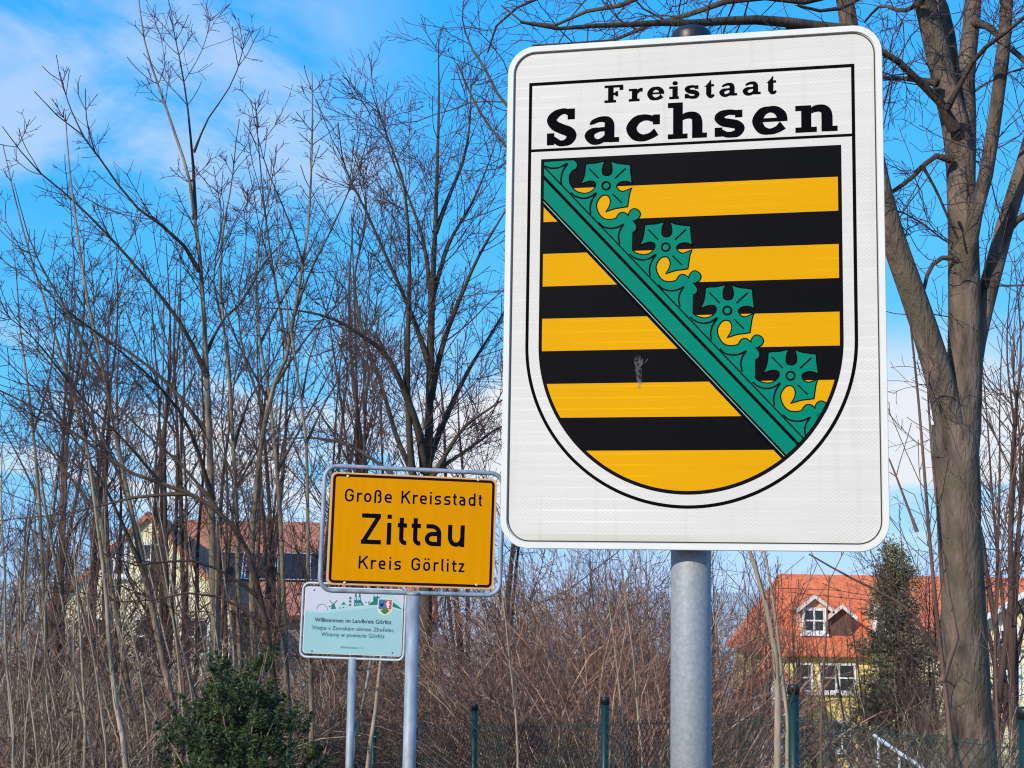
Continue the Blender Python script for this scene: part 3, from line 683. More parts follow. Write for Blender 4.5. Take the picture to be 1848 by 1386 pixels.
def sprout(P, R, dens, ang, length, trop, wob, K=5, t0=0.15, t1=1.0, rk=0.5, rmin=0.002, lt=0.6, pair=False, up=(0, 0, 1), curve=0.0, maxn=60000, flat=0.0):
    """children on N parent polylines. dens: buds per metre; length: (lo, hi) metres or fraction ('f', lo, hi) of the parent"""
    N, KP, _ = P.shape
    if N == 0: return np.zeros((0, K, 3)), np.zeros((0, K))
    Lp = np.linalg.norm(np.diff(P, axis=1), axis=2).sum(1)
    n = rng.poisson(np.clip(dens * Lp * (t1 - t0), 0, 400))
    idx = np.repeat(np.arange(N), n)
    if len(idx) > maxn: idx = rng.choice(idx, maxn, replace=False)
    t = t0 + (t1 - t0) * rng.random(len(idx)); az = rng.random(len(idx)) * 2 * math.pi
    if pair:
        idx = np.r_[idx, idx]; t = np.r_[t, t]; az = np.r_[az, az + math.pi]
    M_ = len(idx)
    if M_ == 0: return np.zeros((0, K, 3)), np.zeros((0, K))
    f = t * (KP - 1); i0 = np.clip(f.astype(int), 0, KP - 2); w = (f - i0)[:, None]
    A, B = P[idx, i0], P[idx, i0 + 1]
    base = A + (B - A) * w; tan = nrm(B - A); rp = R[idx, i0] * (1 - w[:, 0]) + R[idx, i0 + 1] * w[:, 0]
    ref = np.where(np.abs(tan[:, 2:3]) < 0.9, np.array([[0, 0, 1.0]]), np.array([[1.0, 0, 0]]))
    u = nrm(np.cross(tan, ref)); v = np.cross(tan, u)
    a = np.radians(np.clip(rng.normal(ang[0], ang[1], M_), 8, 120))[:, None]
    d = tan * np.cos(a) + (u * np.cos(az)[:, None] + v * np.sin(az)[:, None]) * np.sin(a)
    if length[0] == 'f': L = Lp[idx] * (length[1] + (length[2] - length[1]) * rng.random(M_))
    else: L = length[0] + (length[1] - length[0]) * rng.random(M_) ** 1.3
    L = L * (1 - lt * t)
    if length[0] != 'f': L = np.minimum(L, (.35 + .3 * rng.random(M_)) * Lp[idx])
    upv = np.array(up, float); step = (L / (K - 1))[:, None]
    pts = [base]; dk = nrm(d + upv * trop * 0.4)
    for k in range(1, K):
        pts.append(pts[-1] + dk * step)
        dk = nrm(dk + rng.normal(0, wob, (M_, 3)) + upv * (trop + curve * k))
    C = np.stack(pts, 1)
    r0 = np.minimum(rp * 0.85, np.maximum(rmin, rk * 0.01 * L))
    R_ = np.maximum(r0[:, None] * np.linspace(1, 0.45, K)[None, :], rmin * 0.8)
    return C, R_

def trunk_mesh(name, C, r, mats, parent, org, sides=12, rough=0.06):
    """one smooth tapering stem with an irregular skin"""
    K = len(C); T = Tubes()
    V, Q = tubes(C[None], np.asarray(r)[None], sides)
    V = V.reshape(K, sides, 3); ctr = C[:, None, :]
    th = np.arange(sides) / sides * 2 * math.pi; s = np.arange(K)[:, None]
    ph = rng.random(4) * 6.28
    k = 1 + rough * (np.sin(3 * th + s * .23 + ph[0]) * .6 + np.sin(2 * th - s * .41 + ph[1]) + .5 * np.sin(5 * th + s * .9 + ph[2])) + rng.normal(0, rough * .35, (K, sides))
    V = ctr + (V - ctr) * k[:, :, None]
    # end cap ring folded to the tip
    T.raw(V.reshape(-1, 3), Q)
    return T.build(name, mats, parent, org)

def bark(name, c1, c2, c3=None, scale=9, stretch=(1, 1, .22), bump=0.7, rough=0.85):
    m = mat(name, c1, rough, var=0, col2=c2, scale=scale, stretch=stretch, bump=bump, bscale=scale * 4, spec=0.2)
    if c3:
        nt = m.node_tree; b = nt.nodes['Principled BSDF']; src = b.inputs['Base Color'].links[0].from_socket
        t = nt.nodes.new('ShaderNodeTexCoord'); n = nt.nodes.new('ShaderNodeTexNoise'); n.inputs['Scale'].default_value = 2.3; n.inputs['Detail'].default_value = 6
        nt.links.new(t.outputs['Object'], n.inputs['Vector'])
        mr = nt.nodes.new('ShaderNodeMapRange'); mr.inputs[1].default_value = .48; mr.inputs[2].default_value = .68; nt.links.new(n.outputs[0], mr.inputs[0])
        mx = nt.nodes.new('ShaderNodeMix'); mx.data_type = 'RGBA'; nt.links.new(mr.outputs[0], mx.inputs[0]); nt.links.new(src, mx.inputs[6]); mx.inputs[7].default_value = (*c3, 1)
        nt.links.new(mx.outputs[2], b.inputs['Base Color'])
    return m
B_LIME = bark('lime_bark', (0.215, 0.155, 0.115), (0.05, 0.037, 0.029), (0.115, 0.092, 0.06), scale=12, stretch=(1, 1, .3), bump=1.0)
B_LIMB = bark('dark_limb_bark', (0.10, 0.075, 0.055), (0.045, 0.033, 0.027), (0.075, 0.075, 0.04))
B_TWIG = mat('purple_brown_twigs', (0.085, 0.046, 0.042), 0.7, spec=.3)
B_MAPLE = bark('grey_olive_bark', (0.34, 0.255, 0.17), (0.10, 0.07, 0.05), (0.16, 0.135, 0.075), scale=12)
B_MLIMB = bark('brown_limb_bark', (0.10, 0.068, 0.047), (0.042, 0.03, 0.024), None, scale=12, bump=.4)
B_MTWIG = mat('maple_twigs', (0.068, 0.041, 0.034), 0.7, spec=.3, var=.3, scale=1.5)
B_SAP = bark('pale_sapling_bark', (0.50, 0.39, 0.275), (0.21, 0.155, 0.11), (0.27, 0.225, 0.14), scale=12, bump=.4)
B_STWIG = mat('sapling_twigs', (0.13, 0.085, 0.062), 0.75, spec=.25, var=.35, scale=2)
B_SHRUB = mat('tan_shoots', (0.56, 0.34, 0.22), 0.75, spec=.25, col2=(0.11, 0.058, 0.04), scale=6)
B_SHTW = mat('red_brown_twiglets', (0.25, 0.125, 0.085), 0.8, spec=.2, col2=(0.06, 0.032, 0.026), scale=4)
B_SHRUB2 = mat('grey_brown_shoots', (0.56, 0.41, 0.28), 0.8, spec=.2, col2=(0.13, 0.09, 0.062), scale=7)
B_SHTW2 = mat('grey_brown_twiglets', (0.15, 0.09, 0.062), 0.8, spec=.2, col2=(0.05, 0.034, 0.027), scale=4)
B_RED = bark('red_brown_bark', (0.20, 0.115, 0.085), (0.095, 0.055, 0.043), None, scale=12, bump=.4)
B_FAR = mat('distant_branches', (0.085, 0.054, 0.043), 0.85, spec=.1, var=.25, scale=.6)

def tree(name, label, stems, spec, bm, tm, cat='tree', group=None, limbs=(), sides=12, limb_mat=None, rough=.06):
    """stems / limbs: (polyline, r0, r1). Each stem is a trunk part, limbs are parts, everything finer is the crown."""
    foot = stems[0][0][0]
    root = empty(name, (float(foot[0]), float(foot[1]), float(foot[2] + .15)))
    tag(root, label, cat, group); org = np.array(root.location)
    KS = 28; allP, allR = [], []
    for j, (C, r0, r1) in enumerate(list(stems) + list(limbs)):
        L = np.linalg.norm(np.diff(C, axis=0), axis=1).sum()
        K = int(np.clip(L / 0.22, 8, 60)); Pn, _ = resample(C, K)
        main = j < len(stems)
        rr = taper(K, r0, r1, 0.12 if (main and j == 0) else (0 if main else .45))
        if j > 0: Pn = Pn.copy()
        trunk_mesh('trunk' if main else 'limb', Pn, rr, bm if main else (limb_mat or bm), root, org, sides if main else max(6, sides - 4), rough)
        P2, _ = resample(C, KS); allP.append(P2); allR.append(np.interp(np.linspace(0, 1, KS), np.linspace(0, 1, K), rr))
    P, R = np.array(allP), np.array(allR)
    T = Tubes(); cur = (P, R)
    for i, sp in enumerate(spec):
        sp = dict(sp); sides_ = sp.pop('sides', 3); src = sp.pop('on', None)
        srcP = cur if src is None else levels[src]
        C = sprout(*srcP, **sp)
        if i == 0: levels = [(P, R)]
        levels.append(C); T.add(C[0], C[1], sides_); cur = C
    T.build('crown', tm, root, org)
    return root

S = stem_line
# ------------------------------------------------------------------ the big lime beside the sign
D = 10.6
lime_stems = [
    (S([(1757, 1386), (1747, 1250), (1739, 1100), (1733, 980), (1730, 870), (1724, 800), (1722, 765)], D), .172, .150),
    (S([(1728, 830), (1712, 745), (1692, 670), (1668, 590), (1640, 510), (1612, 430), (1588, 340), (1562, 220), (1535, 60), (1505, -110)], D, D - .3, ground=False), .115, .05),
    (S([(1726, 830), (1737, 745), (1742, 640), (1741, 540), (1739, 440), (1736, 345), (1733, 270), (1722, 215), (1708, 160), (1690, 85), (1668, 0), (1640, -130)], D, D + .2, ground=False), .145, .062),
    (S([(1738, 330), (1743, 240), (1741, 150), (1750, 60), (1756, 0), (1764, -150)], D + .1, D + .5, ground=False), .085, .05),
    (S([(1739, 300), (1731, 200), (1716, 110), (1708, 40), (1694, 0), (1650, -90)], D + .25, D + .8, ground=False), .065, .04),
    (S([(1742, 520), (1750, 440), (1764, 370), (1783, 300), (1795, 210), (1807, 130), (1815, 40), (1822, -110)], D, D - .4, ground=False), .058, .038),
    (S([(1742, 740), (1754, 650), (1774, 560), (1795, 480), (1818, 395), (1850, 290), (1885, 170), (1930, 0)], D, D + .4, ground=False), .078, .05),
]
lime_limbs = [
    (S([(1722, 232), (1698, 186), (1660, 148), (1630, 118), (1595, 93), (1540, 70), (1480, 68), (1420, 50)], D, D - .5, ground=False), .034, .014),
    (S([(1692, 150), (1640, 142), (1592, 140), (1540, 120), (1480, 130)], D, D + .6, ground=False), .02, .008),
    (S([(1716, 288), (1692, 281), (1668, 297), (1640, 326), (1602, 352), (1565, 395)], D, D - .1, ground=False), .021, .011),
    (S([(1738, 478), (1722, 466), (1704, 464), (1686, 474), (1674, 494), (1668, 520), (1650, 560)], D, D - .1, ground=False), .019, .010),
    (S([(1805, 440), (1832, 400), (1860, 385), (1900, 370)], D + .2, D, ground=False), .03, .02),
    (S([(1760, 40), (1790, 52), (1820, 85), (1855, 115), (1900, 180)], D + .3, D - .5, ground=False), .026, .014),
    (S([(1710, 195), (1760, 105), (1800, 70), (1850, 30), (1900, -20)], D - .1, D - 1.2, ground=False), .018, .01),
    (S([(1665, 300), (1690, 345), (1712, 395), (1728, 430)], D - .4, D - .2, ground=False), .010, .008),
    (S([(1535, 60), (1470, 48), (1400, 38), (1330, 36), (1270, 42), (1215, 40), (1150, 44), (1090, 45), (1010, 52), (940, 40)], D - .3, D - 1.5, ground=False), .042, .008),
    (S([(1520, -20), (1430, 5), (1350, -10), (1270, 20), (1190, 38), (1120, 70), (1040, 78), (960, 82)], D - .3, D - .4, ground=False), .030, .006),
    (S([(1505, -110), (1400, -70), (1300, -60), (1200, -25), (1120, 10), (1060, 20), (1000, 46), (930, 36), (905, 10)], D - .3, D + .5, ground=False), .034, .006),
    (S([(1505, -110), (1380, -130), (1260, -110), (1150, -70), (1060, -30), (960, 0), (900, 40), (880, 95)], D - .3, D + 1.0, ground=False), .034, .006),
    (S([(1562, 220), (1400, 260), (1200, 330), (1050, 290), (960, 235), (905, 180), (872, 118), (850, 85), (838, 55)], D - .2, D + .9, ground=False), .03, .006),
    (S([(1588, 340), (1350, 420), (1120, 420), (980, 330), (905, 255), (868, 205), (840, 150), (826, 115)], D - .2, D + 1.6, ground=False), .028, .006),
    (S([(1640, -130), (1600, -70), (1560, -10), (1500, 20), (1440, 10)], D, D - .7, ground=False), .03, .008),
    (S([(1668, 0), (1630, 20), (1590, 10), (1560, 40)], D, D + .7, ground=False), .02, .008),
]
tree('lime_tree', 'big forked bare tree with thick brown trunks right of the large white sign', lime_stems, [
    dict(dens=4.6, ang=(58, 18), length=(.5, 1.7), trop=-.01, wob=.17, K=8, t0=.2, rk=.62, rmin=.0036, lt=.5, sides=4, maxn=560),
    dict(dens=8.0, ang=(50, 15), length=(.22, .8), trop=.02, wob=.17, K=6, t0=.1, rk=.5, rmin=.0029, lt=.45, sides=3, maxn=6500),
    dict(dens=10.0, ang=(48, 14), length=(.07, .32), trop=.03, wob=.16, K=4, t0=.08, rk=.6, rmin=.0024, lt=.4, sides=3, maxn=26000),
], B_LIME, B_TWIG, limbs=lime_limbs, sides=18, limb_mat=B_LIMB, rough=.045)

# ------------------------------------------------------------------ tall ascending tree between the signs
D = 24.0
asc_stems = [
    (S([(770, 1386), (768, 1200), (768, 1000), (772, 850), (776, 700), (779, 560), (785, 420), (789, 300), (792, 180), (791, 70)], D), .15, .006)]
asc_limbs = [
    (S(p, D, D + dd, ground=False), r, .006) for p, dd, r in [
    ([(769, 850), (750, 760), (703, 650), (657, 608), (600, 575), (536, 560), (470, 555)], -2, .075),
    ([(769, 960), (745, 860), (737, 740), (735, 640), (738, 540), (738, 440), (728, 330), (700, 250), (668, 160)], -1.5, .07),
    ([(768, 900), (720, 800), (690, 700), (655, 600), (640, 500), (660, 400), (655, 300)], 1.5, .05),
    ([(776, 720), (800, 620), (830, 540), (860, 470), (900, 400), (950, 320)], -1, .055),
    ([(772, 830), (815, 730), (850, 660), (900, 580), (960, 470)], 1.5, .055),
    ([(770, 880), (830, 780), (880, 740), (940, 700)], -1, .05),
    ([(780, 560), (765, 440), (735, 350), (705, 280), (690, 210)], 1.2, .04),
    ([(785, 420), (812, 350), (836, 290), (848, 220), (850, 120)], .8, .04),
    ([(779, 540), (810, 440), (850, 370), (880, 300), (900, 240)], 1.5, .04),
    ([(776, 660), (740, 560), (700, 470), (660, 380), (622, 300), (610, 220)], -1, .045),
    ([(770, 930), (700, 850), (620, 800), (540, 790), (480, 800)], 1, .045),
    ([(772, 860), (860, 800), (905, 770), (960, 760)], 1.5, .04)]]
tree('ascending_tree', 'tall bare tree with steep branches rising behind the yellow town sign', asc_stems, [
    dict(dens=4.2, ang=(38, 12), length=(.8, 2.6), trop=.07, wob=.10, K=8, t0=.12, rk=.55, rmin=.0075, lt=.62, sides=4, maxn=620),
    dict(dens=6.2, ang=(42, 12), length=(.35, 1.15), trop=.05, wob=.11, K=6, t0=.1, rk=.5, rmin=.0058, lt=.4, maxn=7600),
    dict(dens=7.5, ang=(42, 14), length=(.18, .55), trop=.04, wob=.11, K=4, t0=.08, rk=.6, rmin=.0044, lt=.4, maxn=32000),
], B_LIMB, B_TWIG, limbs=asc_limbs, sides=12, rough=.04)

# ------------------------------------------------------------------ multi-stemmed trees on the left
MSPEC = [
    dict(dens=2.6, ang=(42, 11), length=(.45, 1.6), trop=.06, wob=.07, K=7, t0=.25, rk=.5, rmin=.0044, lt=.84, sides=4, pair=True, maxn=170),
    dict(dens=6.0, ang=(46, 12), length=(.15, .7), trop=.05, wob=.08, K=5, t0=.12, rk=.5, rmin=.0032, lt=.4, pair=True, maxn=1900),
    dict(dens=6.5, ang=(46, 12), length=(.06, .24), trop=.05, wob=.06, K=3, t0=.1, rk=.8, rmin=.0029, lt=.3, pair=True, maxn=5200)]
def maple(label, d, stem, r, limbs=(), r1=.0045, dd=0.0, spec=MSPEC, bm=None):
    tree('maple_tree', label, [(S(stem, d, d + dd), r * .86, r1)], spec, bm or B_MAPLE, B_MTWIG, limbs=[(S(q[0], d + (q[3] if len(q) > 3 else 0), d + q[1], ground=False), q[2] * .62, .0035) for q in limbs], sides=10, rough=.04, limb_mat=B_MLIMB)
maple('tallest slim bare tree at left with a forked tip high in the sky', 14.0,
      [(400, 1300), (392, 1190), (385, 1050), (382, 930), (378, 800), (372, 660), (366, 540), (359, 450), (350, 390), (341, 320), (312, 230), (288, 160), (262, 80), (249, -15)], .066,
      [([(352, 395), (350, 320), (346, 270), (338, 190), (325, 110), (305, 18)], .4, .028), ([(350, 275), (375, 215), (410, 165), (432, 115), (443, 60)], -.3, .016),
       ([(360, 490), (330, 440), (290, 405), (240, 368), (190, 300), (150, 245), (110, 215), (62, 165)], -.8, .028), ([(152, 249), (125, 190), (108, 130)], -.8, .010, -.6), ([(172, 277), (157, 220), (154, 160)], -.8, .010, -.5),
       ([(374, 680), (330, 590), (270, 510), (200, 430), (130, 360), (70, 310), (35, 270), (4, 228)], -1.0, .034),
       ([(380, 790), (310, 700), (240, 640), (160, 590), (80, 520), (10, 400)], .8, .032), ([(384, 900), (340, 770), (280, 690), (200, 620), (120, 560)], -1.4, .034),
       ([(371, 640), (400, 580), (440, 540), (480, 470), (520, 430)], .9, .026)])
maple('slim bare tree standing just right of the tallest left tree', 14.6,
      [(440, 1300), (434, 1190), (430, 1080), (428, 950), (422, 820), (414, 690), (404, 590), (398, 500), (402, 420), (418, 330), (428, 235), (432, 215)], .045,
      [([(422, 810), (450, 720), (500, 640), (550, 520)], .5, .02), ([(404, 590), (385, 500), (400, 400), (385, 300)], .6, .016), ([(425, 880), (470, 800), (500, 690)], -.6, .018)])
maple('bare tree with a needle straight top shoot left of the yellow town sign', 13.6,
      [(468, 1300), (460, 1190), (455, 1080), (456, 960), (468, 830), (480, 750), (496, 690), (518, 640), (532, 560), (548, 470), (557, 400), (562, 300), (564, 200), (563, 130)], .050,
      [([(520, 640), (505, 560), (490, 470), (478, 380), (468, 280), (460, 178)], .5, .020), ([(530, 570), (560, 490), (600, 410), (640, 320), (665, 250)], .6, .020), ([(548, 480), (530, 420), (505, 360), (480, 300), (465, 245)], -.4, .014),
       ([(480, 750), (440, 640), (430, 540), (445, 440), (440, 380)], .8, .018), ([(500, 690), (560, 600), (620, 540), (690, 480)], -.5, .018)])
maple('thin bare stem close to the left edge of the yellow town sign', 12.8,
      [(562, 1330), (560, 1200), (556, 1060), (555, 900), (552, 790), (540, 700), (528, 620), (520, 560), (506, 480), (500, 380)], .034,
      [([(553, 800), (590, 720), (640, 640), (690, 560)], .5, .016), ([(545, 720), (560, 640), (590, 560), (610, 480)], .6, .014)])
maple('bare tree leaning left through the brush at lower left', 13.0,
      [(335, 1386), (298, 1210), (262, 1040), (232, 900), (208, 780), (184, 660), (158, 540), (140, 420), (125, 300), (118, 205)], .048,
      [([(262, 1040), (200, 900), (140, 800), (80, 720), (0, 640)], -.6, .03), ([(232, 900), (180, 780), (110, 680), (40, 600)], .6, .026), ([(190, 690), (120, 560), (60, 450), (25, 330)], .5, .022)])
maple('bare tree whose long low bough sweeps up to the left edge', 12.2,
      [(500, 1330), (490, 1200), (470, 1080), (440, 980), (392, 920), (340, 890), (290, 872), (230, 850), (160, 800), (80, 745), (-30, 690)], .052,
      [([(392, 920), (330, 840), (270, 790), (200, 720), (130, 640)], .4, .024), ([(290, 872), (220, 790), (150, 720), (80, 620)], -.5, .02), ([(470, 1080), (400, 1030), (330, 1010), (240, 1020), (150, 980)], -.6, .024), ([(340, 890), (240, 898), (130, 925), (-10, 940)], .3, .024), ([(482, 1140), (420, 1085), (330, 1070), (240, 1088), (110, 1060)], -.3, .02)], bm=B_MLIMB)
maple('bare tree leaning steeply left at the far left of the brush', 14.8,
      [(250, 1386), (225, 1200), (200, 1050), (180, 930), (155, 800), (125, 690), (95, 590), (60, 480), (30, 370), (5, 260)], .044,
      [([(180, 930), (110, 840), (50, 760), (-20, 690)], .5, .024), ([(125, 690), (60, 610), (0, 560)], -.6, .018), ([(155, 800), (150, 690), (170, 590), (165, 480)], .6, .018)])
maple('bare tree rising in the gap between the tallest left tree and the town sign', 16.5,
      [(520, 1330), (514, 1150), (508, 980), (500, 850), (488, 730), (470, 620), (462, 520), (470, 420), (490, 330), (500, 260)], .052,
      [([(500, 850), (560, 740), (610, 640), (640, 540)], .6, .024), ([(488, 730), (430, 620), (390, 520), (330, 430)], -.6, .022), ([(470, 620), (510, 540), (560, 450), (600, 350)], .8, .02)])
maple('short bushy bare tree against the sky at the left edge', 17.0,
      [(90, 1386), (85, 1200), (78, 1050), (70, 900), (60, 780), (48, 680), (35, 580), (30, 500), (20, 420)], .05,
      [([(78, 1050), (120, 900), (140, 780), (150, 650)], .5, .024), ([(70, 900), (20, 800), (-30, 720)], .5, .022), ([(60, 780), (90, 680), (100, 570), (95, 480)], -.5, .02)])

# ------------------------------------------------------------------ saplings, each its own thing
SSPEC = [dict(dens=2.4, ang=(38, 12), length=(.25, .9), trop=.05, wob=.08, K=5, t0=.35, rk=.5, rmin=.0032, lt=.3, sides=3, pair=True, maxn=36),
         dict(dens=4.0, ang=(45, 14), length=(.08, .3), trop=.04, wob=.08, K=3, t0=.15, rk=.7, rmin=.0026, lt=.3, maxn=130)]
def sapling(x0, x1, ytop, d, r, label, group=None, bm=None, tm=None, bow=0.0, limbs=(), y0=1386, spec=SSPEC):
    n = 6
    pts = [(x0 + (x1 - x0) * t + bow * math.sin(math.pi * t) + random.uniform(-3, 3), y0 + (ytop - y0) * t) for t in np.linspace(0, 1, n)]
    tree('sapling', label, [(S(pts, d), r, r * .28)], spec, bm or B_SAP, tm or B_STWIG, 'sapling', group, sides=8, rough=.03,
         limbs=[(S(p, d, d + e, ground=False), q, .004) for p, e, q in limbs])
gl = 'slender saplings crowded in the brush at lower left'
for i in range(38):
    x = 5 + i * 12.3 + random.uniform(-8, 8)
    lean = random.uniform(-160, 20) if x > 120 else random.uniform(-70, 60)
    sapling(x, x + lean, random.uniform(790, 1040), random.uniform(12.2, 15.0) if x > 280 else random.uniform(10.5, 15), random.uniform(.008, .020), 'slender bare sapling crowded among others in the lower left brush', gl, bow=random.uniform(-22, 22), bm=random.choice([B_SAP, B_SAP, B_MAPLE, B_RED]))
sapling(225, 163, 830, 11.0, .031, 'thickest pale sapling at lower left with a smooth grey stem')
sapling(663, 742, 900, 12.6, .026, 'pale slanting sapling directly behind the poles of the small signs', bow=-8)
sapling(632, 700, 930, 13.2, .022, 'thinner pale sapling slanting beside the small sign pole', bow=6)
sapling(1404, 1336, 940, 8.6, .034, 'pale curved sapling below the lower right corner of the white sign', bow=28)
sapling(1424, 1368, 930, 9.0, .022, 'slimmer pale sapling leaning beside the curved one under the white sign', bow=10)
sapling(1722, 1640, 560, 8.2, .020, 'dark reddish sapling forking in front of the thick tree trunk', bm=B_RED, tm=B_STWIG, bow=-2,
        limbs=[([(1690, 1180), (1650, 1110), (1600, 1075), (1530, 1040), (1460, 1000)], -.2, .011), ([(1700, 1230), (1728, 1160), (1706, 1040), (1690, 900), (1676, 740), (1672, 560)], .2, .013), ([(1655, 960), (1625, 880), (1600, 820), (1570, 790)], .1, .008)])
sapling(1480, 1496, 1040, 8.0, .012, 'thin dark red shoot in front of the yellow house', bm=B_RED)
sapling(1806, 1850, 760, 8.4, .014, 'thin bent sapling right of the thick tree trunk', bm=B_RED, bow=-30)
for x, y, lab in ((1158, 1010, 'pale shoot just left of the thick grey pole'), (1128, 1020, 'second pale shoot left of the thick grey pole'), (935, 1010, 'tan shoot under the left corner of the white sign')):
    sapling(x, x - 40, y, 11.5, .014, lab, bow=8)

# ------------------------------------------------------------------ brushwood
def brush(label, px, d, mat_, tw, h, n, spread, group, lean=0.0, seed=0):
    foot = at(px, 1386, d); X, Y = float(foot[0]), float(foot[1]); g = gz(Y)
    root = empty('bare_shrub', (X, Y, g)); tag(root, label, 'shrub', group)
    bx = rng.normal(0, spread * .45, n); by = rng.normal(0, spread * .4, n)
    K = 8; L = h * (0.55 + 0.55 * rng.random(n)); step = (L / (K - 1))[:, None]
    dk = nrm(np.stack([bx * .55 / spread + rng.normal(lean, .42, n), by * .5 / spread + rng.normal(0, .36, n), np.ones(n)], 1))
    pts = [np.stack([bx, by, np.full(n, -.05)], 1)]
    side = rng.normal(0, .085, (n, 3)); side[:, 2] = -.045
    for k in range(1, K):
        pts.append(pts[-1] + dk * step); dk = nrm(dk + rng.normal(0, .11, (n, 3)) + side * (k / 3))
    C = np.stack(pts, 1); R = (0.0042 + .012 * rng.random(n) ** 4)[:, None] * np.linspace(1, .35, K)[None, :]
    st = Tubes().add(C, R, 4).build('stems', mat_, root)
    T = Tubes()
    c1 = sprout(C, R, dens=3.2, ang=(48, 18), length=(.2, .8), trop=.03, wob=.20, K=5, t0=.18, rk=.55, rmin=.0034, lt=.35, maxn=950)
    c2 = sprout(*c1, dens=4.2, ang=(50, 18), length=(.06, .3), trop=.02, wob=.14, K=3, t0=.1, rk=.8, rmin=.0028, lt=.3, maxn=1700)
    T.add(*c1, 3); T.add(*c2, 3); T.build('crown', tw, root)
    return root
def copy_thing(root, loc, rz, sc, label, group):
    c = root.copy(); COL.objects.link(c); c.location = loc; c.rotation_euler = (0, 0, rz); c.scale = sc
    tag(c, label, group=group)
    for ch in list(root.children):
        k = ch.copy(); COL.objects.link(k); k.parent = c
    return c
G1 = 'tangled tan shrubs behind the signs'; G2 = 'dull brown shrubs at the lower left and behind'; LB1 = 'tangled tan leafless shrub in the thicket below the signs'; LB2 = 'dull grey brown leafless shrub deep in the thicket'
bs = [brush(LB1, 850, 17.5, B_SHRUB, B_SHTW, 2.7, 85, 1.0, G1), brush(LB1, 1010, 15, B_SHRUB, B_SHTW, 2.5, 85, 1.0, G1, .12), brush(LB1, 1130, 14.5, B_SHRUB, B_SHTW, 2.7, 80, .9, G1, -.12)]
bd = [brush(LB2, 60, 13, B_SHRUB2, B_SHTW2, 2.2, 80, 1.0, G2, -.1), brush(LB2, 580, 18.5, B_SHRUB2, B_SHTW2, 2.7, 85, 1.1, G2)]
def scatter(lst, protos, lab, grp):
    for px, d, s in lst:
        f = at(px, 1386, d); Y = float(f[1])
        copy_thing(random.choice(protos), (float(f[0]), Y, gz(Y)), random.uniform(0, 6.28), (min(s, 1.2), min(s, 1.2), s * random.uniform(.9, 1.1)), lab, grp)
scatter([(690, 19, 1.1), (725, 24, 1.2), (860, 18.5, 1.15), (925, 16, 1.0), (950, 18, 1.2), (1060, 17, 1.15), (1100, 20, 1.3), (1180, 17, 1.15), (1160, 15, .9), (820, 21, 1.2), (1000, 21, 1.35), (880, 22, 1.4), (1160, 23, 1.35), (1195, 21, 1.2), (1225, 20, .9), (1225, 24, 1.2), (1290, 28, 1.1), (830, 25, 1.5), (920, 26, 1.5), (1010, 26, 1.5), (1100, 27, 1.5), (1180, 29, 1.6), (1010, 22, 1.75), (1080, 23, 1.8), (1150, 22.5, 1.7), (950, 24, 1.8), (1180, 25, 1.7), (1240, 26, 1.4), (890, 23, 1.65), (1040, 26, 2.0), (1120, 28, 2.1), (1300, 30, 1.1)], bs, LB1, G1)
scatter([(-10, 15, 1.1), (20, 12, .8), (130, 14, 1.0), (110, 17, 1.0), (200, 16, .9), (260, 13, .75), (310, 17, 1.0), (380, 16, .9), (450, 17, .9), (500, 19, 1.1), (605, 18.5, 1.0), (640, 19, 1.1), (560, 20, 1.2), (30, 19, 1.2), (160, 12, .7), (1480, 12, .26), (1650, 14, .36), (1715, 15, .5), (1810, 14, .6), (1840, 17, 1.0), (1600, 18, .5), (1530, 11, .26), (1660, 11.5, .36), (1780, 12, .55), (1720, 22, .6), (1775, 20, .7), (1830, 22, 1.0), (1670, 32, .8), (1650, 30, 1.1), (0, 24, 1.8), (60, 26, 1.9), (130, 25, 1.5), (-40, 30, 2.2), (40, 34, 2.4), (100, 36, 2.0), (150, 28, 1.5), (230, 32, 1.6), (300, 27, 1.8), (290, 36, 1.7), (365, 30, 1.5), (430, 33, 2.0)], bd, LB2, G2)

# ------------------------------------------------------------------ bare trees farther back
FSPEC = [
    dict(dens=1.5, ang=(40, 12), length=(1.6, 4.2), trop=.06, wob=.08, K=8, t0=.16, rk=.55, rmin=.0095, lt=.55, sides=4, maxn=60),
    dict(dens=2.0, ang=(42, 13), length=(.7, 2.0), trop=.05, wob=.09, K=6, t0=.1, rk=.45, rmin=.0072, lt=.45, maxn=560),
    dict(dens=2.6, ang=(44, 13), length=(.3, 1.0), trop=.04, wob=.09, K=4, t0=.08, rk=.5, rmin=.006, lt=.4, maxn=2600)]
GF = 'bare trees massed behind the thicket'; LF = 'slender bare tree in the mass behind the thicket'
def far_proto(px, d, ytop, nst):
    st = []
    for k in range(nst):
        o = random.uniform(-12, 12) * k; top = ytop + 40 * k + random.uniform(0, 50)
        st.append((S([(px + o * .3, 1386), (px + o * .5 + random.uniform(-4, 4), 1200), (px + o + random.uniform(-8, 8), 1000), (px + o * 1.4 + random.uniform(-10, 10), 800), (px + o * 1.8 + random.uniform(-14, 14), (800 + top) / 2), (px + o * 2.1, top)], d, d + random.uniform(-1, 1) * (k > 0)), .10 / (1 + .35 * k), .006))
    return tree('bare_tree', LF, st, FSPEC, B_FAR, B_FAR, 'tree', GF, sides=8, rough=.04)
fp = [far_proto(300, 27, 400, 3), far_proto(640, 28, 330, 3), far_proto(1830, 27, 420, 3)]
